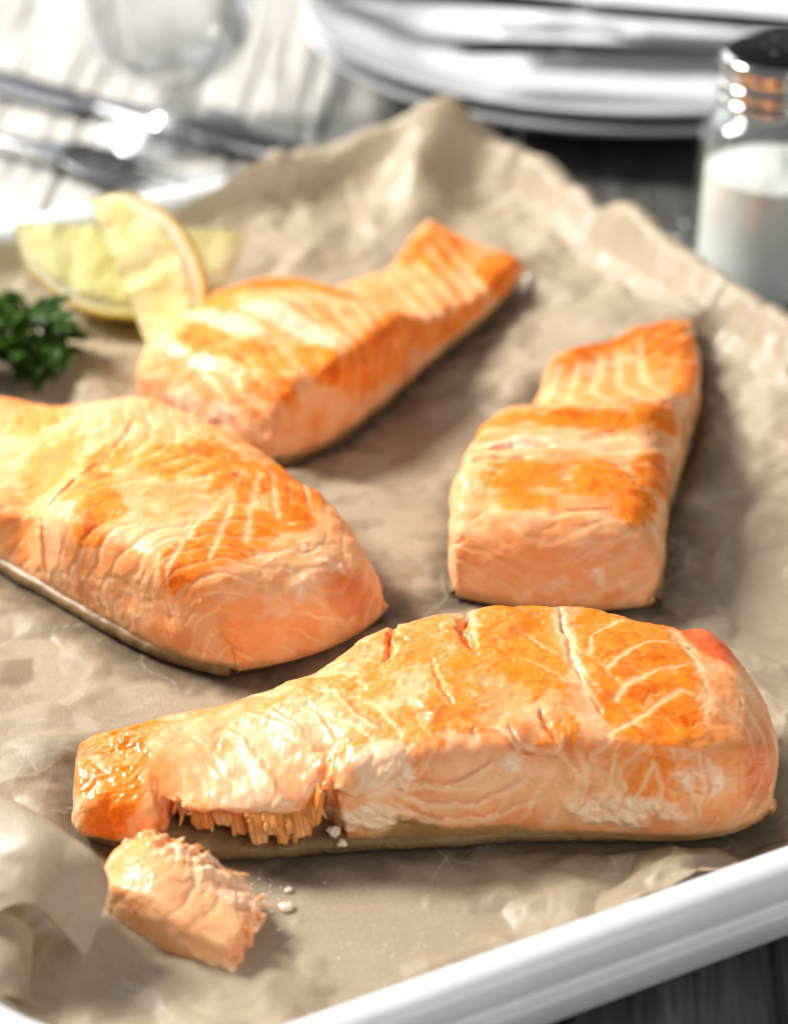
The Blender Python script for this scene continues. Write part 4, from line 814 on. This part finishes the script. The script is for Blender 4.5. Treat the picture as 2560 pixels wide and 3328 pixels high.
v, f = lathe(spline(sp_, np.linspace(0, 1, 60)), 70, sx, sy); v[:, 2] += .06 * fbm(v[:, 0] * 1.5, v[:, 1] * 1.5, 0, 4, 3) * sstep(4.1, 4.4, v[:, 2])
tag(add('salt', mesh_np('salt', v, f, org=(sx, sy, .7)), M['salt'], None, (sx, sy, .7)), 'white table salt filling the glass shaker to two thirds', 'salt')

# ------------------------------------------------------------------ drinking glass
gx, gy = -7.7, 80.3
gl = thing('drinking_glass', 'clear stemmed drinking glass standing at the back left', 'drinking glass', (gx, gy, 0))
foot = [(0.001, .0), (2.4, .0), (2.65, .08), (2.6, .2), (1.9, .34), (1.0, .6)]
stem = [(1.0, .6), (.62, 1.0), (.6, 1.5), (.9, 2.0)]
bowl = [(.9, 2.0), (1.7, 2.45), (2.15, 3.1), (2.4, 4.2), (2.7, 6.5), (2.93, 9.4), (2.9, 9.5), (2.8, 9.4), (2.55, 6.5), (2.25, 4.2), (2.0, 3.3), (1.5, 2.85), (.7, 2.65), (.001, 2.6)]
for nm, pr in (('foot', foot), ('stem', stem), ('bowl', bowl)):
    q = spline(pr, np.linspace(0, 1, 14 * len(pr))); q[:, 0] = np.maximum(q[:, 0], .0001) * (1 + .2 * sstep(1.6, 3.0, q[:, 1])); v, f = lathe(q, 72, gx, gy)
    add(nm, mesh_np(nm, v, f, org=ORG[gl.name]), M['glass'], gl)

# ------------------------------------------------------------------ plates, napkin, cutlery
def plate(cx, cy, z, R, label):
    pr = [(0.001, .25), (4, .25), (7.2, .3), (8.2, .5), (9.2, .95), (R - 1.2, 1.45), (R - .25, 1.85), (R - .02, 1.95), (R + .02, 1.85), (R - .15, 1.68), (R - 1.3, 1.2), (9.4, .7), (8.3, .2), (7.6, .0), (7.0, .0), (6.6, .12), (.001, .12)]
    v, f = lathe(spline(pr, np.linspace(0, 1, 120)), 128, cx, cy, z); v[:, :2] = v[:, :2]
    return tag(add('dinner_plate', mesh_np('dinner_plate', v, f, org=(cx, cy, z)), M['china'], None, (cx, cy, z)), label, 'plate', 'stacked white plates')
plate(8.6, 87.6, 0, 11.9, 'lower white plate of the stack behind the tray'); plate(8.6, 87.6, .62, 11.9, 'upper white plate of the stack, carrying napkin and cutlery')
def napkin():
    nx, ny = 120, 60; a, b = np.meshgrid(np.linspace(-5.2, 9.5, nx), np.linspace(-2.6, 7.0, ny), indexing='ij')
    z = 1.62 + .30 * np.abs(facet(a, b, 3.2, 5, .2)) + .22 * gauss(b + 1.2, 1.1) * (1 + .3 * noise(a * .5, b * 0, 0, 3)) + .12 * fbm(a * .4, b * .4, 0, 6, 3)
    x = 9.0 + a; y = 86.4 + b - .12 * a + .25 * noise(a * .4, b * .3, 1, 8); z = np.maximum(z, .95 + .014 * ((x - 8.6) ** 2 + (y - 87.6) ** 2))
    o = tag(add('napkin', mesh_np('napkin', np.stack([x, y, z], -1).reshape(-1, 3), grid_faces(nx, ny), org=(9, 84, 1.6)), M['cloth'], None, (9, 84, 1.6)), 'loosely folded white cloth napkin lying on the upper plate', 'napkin')
    m = o.modifiers.new('thickness', 'SOLIDIFY'); m.thickness = .12 * S
napkin()
def place(V, a, b, lift=0):
    """Lay something built along local x (0..L) from point a towards b."""
    a = np.array(a, float); d = np.array(b, float) - a; ex = d / np.linalg.norm(d); ey = np.cross([0, 0, 1], ex); ey /= np.linalg.norm(ey); ez = np.cross(ex, ey)
    return a + V[:, :1] * ex + V[:, 1:2] * ey + V[:, 2:3] * ez
def loft(xs, w, t, zc, yc=0, n=14):
    xs, w, t, zc = [np.asarray(k, float) for k in (xs, w, t, zc)]; yc = np.broadcast_to(yc, xs.shape)
    a = np.linspace(0, 2 * np.pi, n, endpoint=False)
    V = np.stack([xs[:, None] + a * 0, yc[:, None] + w[:, None] / 2 * np.cos(a), zc[:, None] + t[:, None] / 2 * np.sin(a)], -1).reshape(-1, 3)
    F = grid_faces(len(xs), n, wrap_s=True).tolist(); F.append(list(range(n))[::-1]); F.append([(len(xs) - 1) * n + k for k in range(n)]); return V, F
def fork(label, a, b, L=19.0):
    root = thing('fork', label, 'fork', a); t = np.linspace(0, 1, 60); x = t * L * .70
    w = np.interp(t, [0, .03, .12, .5, .8, .93, 1], [.5, 1.35, 1.5, .9, .62, 1.2, 1.9]); th = np.interp(t, [0, .1, .6, 1], [.25, .32, .3, .22]); zc = .25 + .25 * np.sin(t * 3.1) + .35 * t ** 6
    v, f = loft(x, w, th, zc); add('handle', mesh_np('handle', place(v, a, b), f, org=ORG[root.name]), M['steel'], root)
    xs = np.linspace(L * .685, L * .80, 16); q = np.linspace(0, 1, 16); v, f = loft(xs, 1.6 + .75 * np.sin(q * 1.7), np.full(16, .2), .62 - .3 * q); add('fork_head', mesh_np('fork_head', place(v, a, b), f, org=ORG[root.name]), M['steel'], root)
    for k in range(4):
        xs = np.linspace(L * .785, L, 24); q = np.linspace(0, 1, 24); v, f = loft(xs, .36 - .2 * q, .2 - .08 * q, .33 - .25 * np.sin(q * 2.6) + .55 * q ** 2, (k - 1.5) * .62, 8); add('tine', mesh_np('tine', place(v, a, b), f, org=ORG[root.name]), M['steel'], root)
def knife(label, a, b, L=22.0):
    root = thing('table_knife', label, 'knife', a); t = np.linspace(0, 1, 40)
    v, f = loft(t * L * .5, np.interp(t, [0, .04, .3, .8, 1], [.6, 1.5, 1.7, 1.25, 1.0]), np.interp(t, [0, .05, .5, 1], [.3, .7, .65, .45]), .35 + 0 * t); add('handle', mesh_np('handle', place(v, a, b), f, org=ORG[root.name]), M['steel'], root)
    v, f = loft(L * .49 + t * L * .51, np.interp(t, [0, .1, .6, .9, 1], [.9, 1.6, 1.9, 1.5, .3]), np.interp(t, [0, .1, 1], [.35, .18, .06]), .3 + .05 * t); add('blade', mesh_np('blade', place(v, a, b), f, org=ORG[root.name]), M['steel'], root)
fork('steel fork lying on the boards at the left, behind the lemon wedges', (-23.0, 83.6, .1), (-5.8, 74.0, .1), 20.0)
knife('steel table knife lying under the foot of the drinking glass, handle to the right', (-2.2, 76.6, .0), (-14.0, 84.5, .0), 20.0)
knife('steel knife lying across the upper plate, its end over the left rim', (-3.2, 88.2, 2.55), (10, 84.6, 2.55), 21.0)
fork('steel fork on the napkin, lying along the near side of the upper plate', (2.1, 81.9, 2.35), (12, 80.6, 2.3), 18.0)
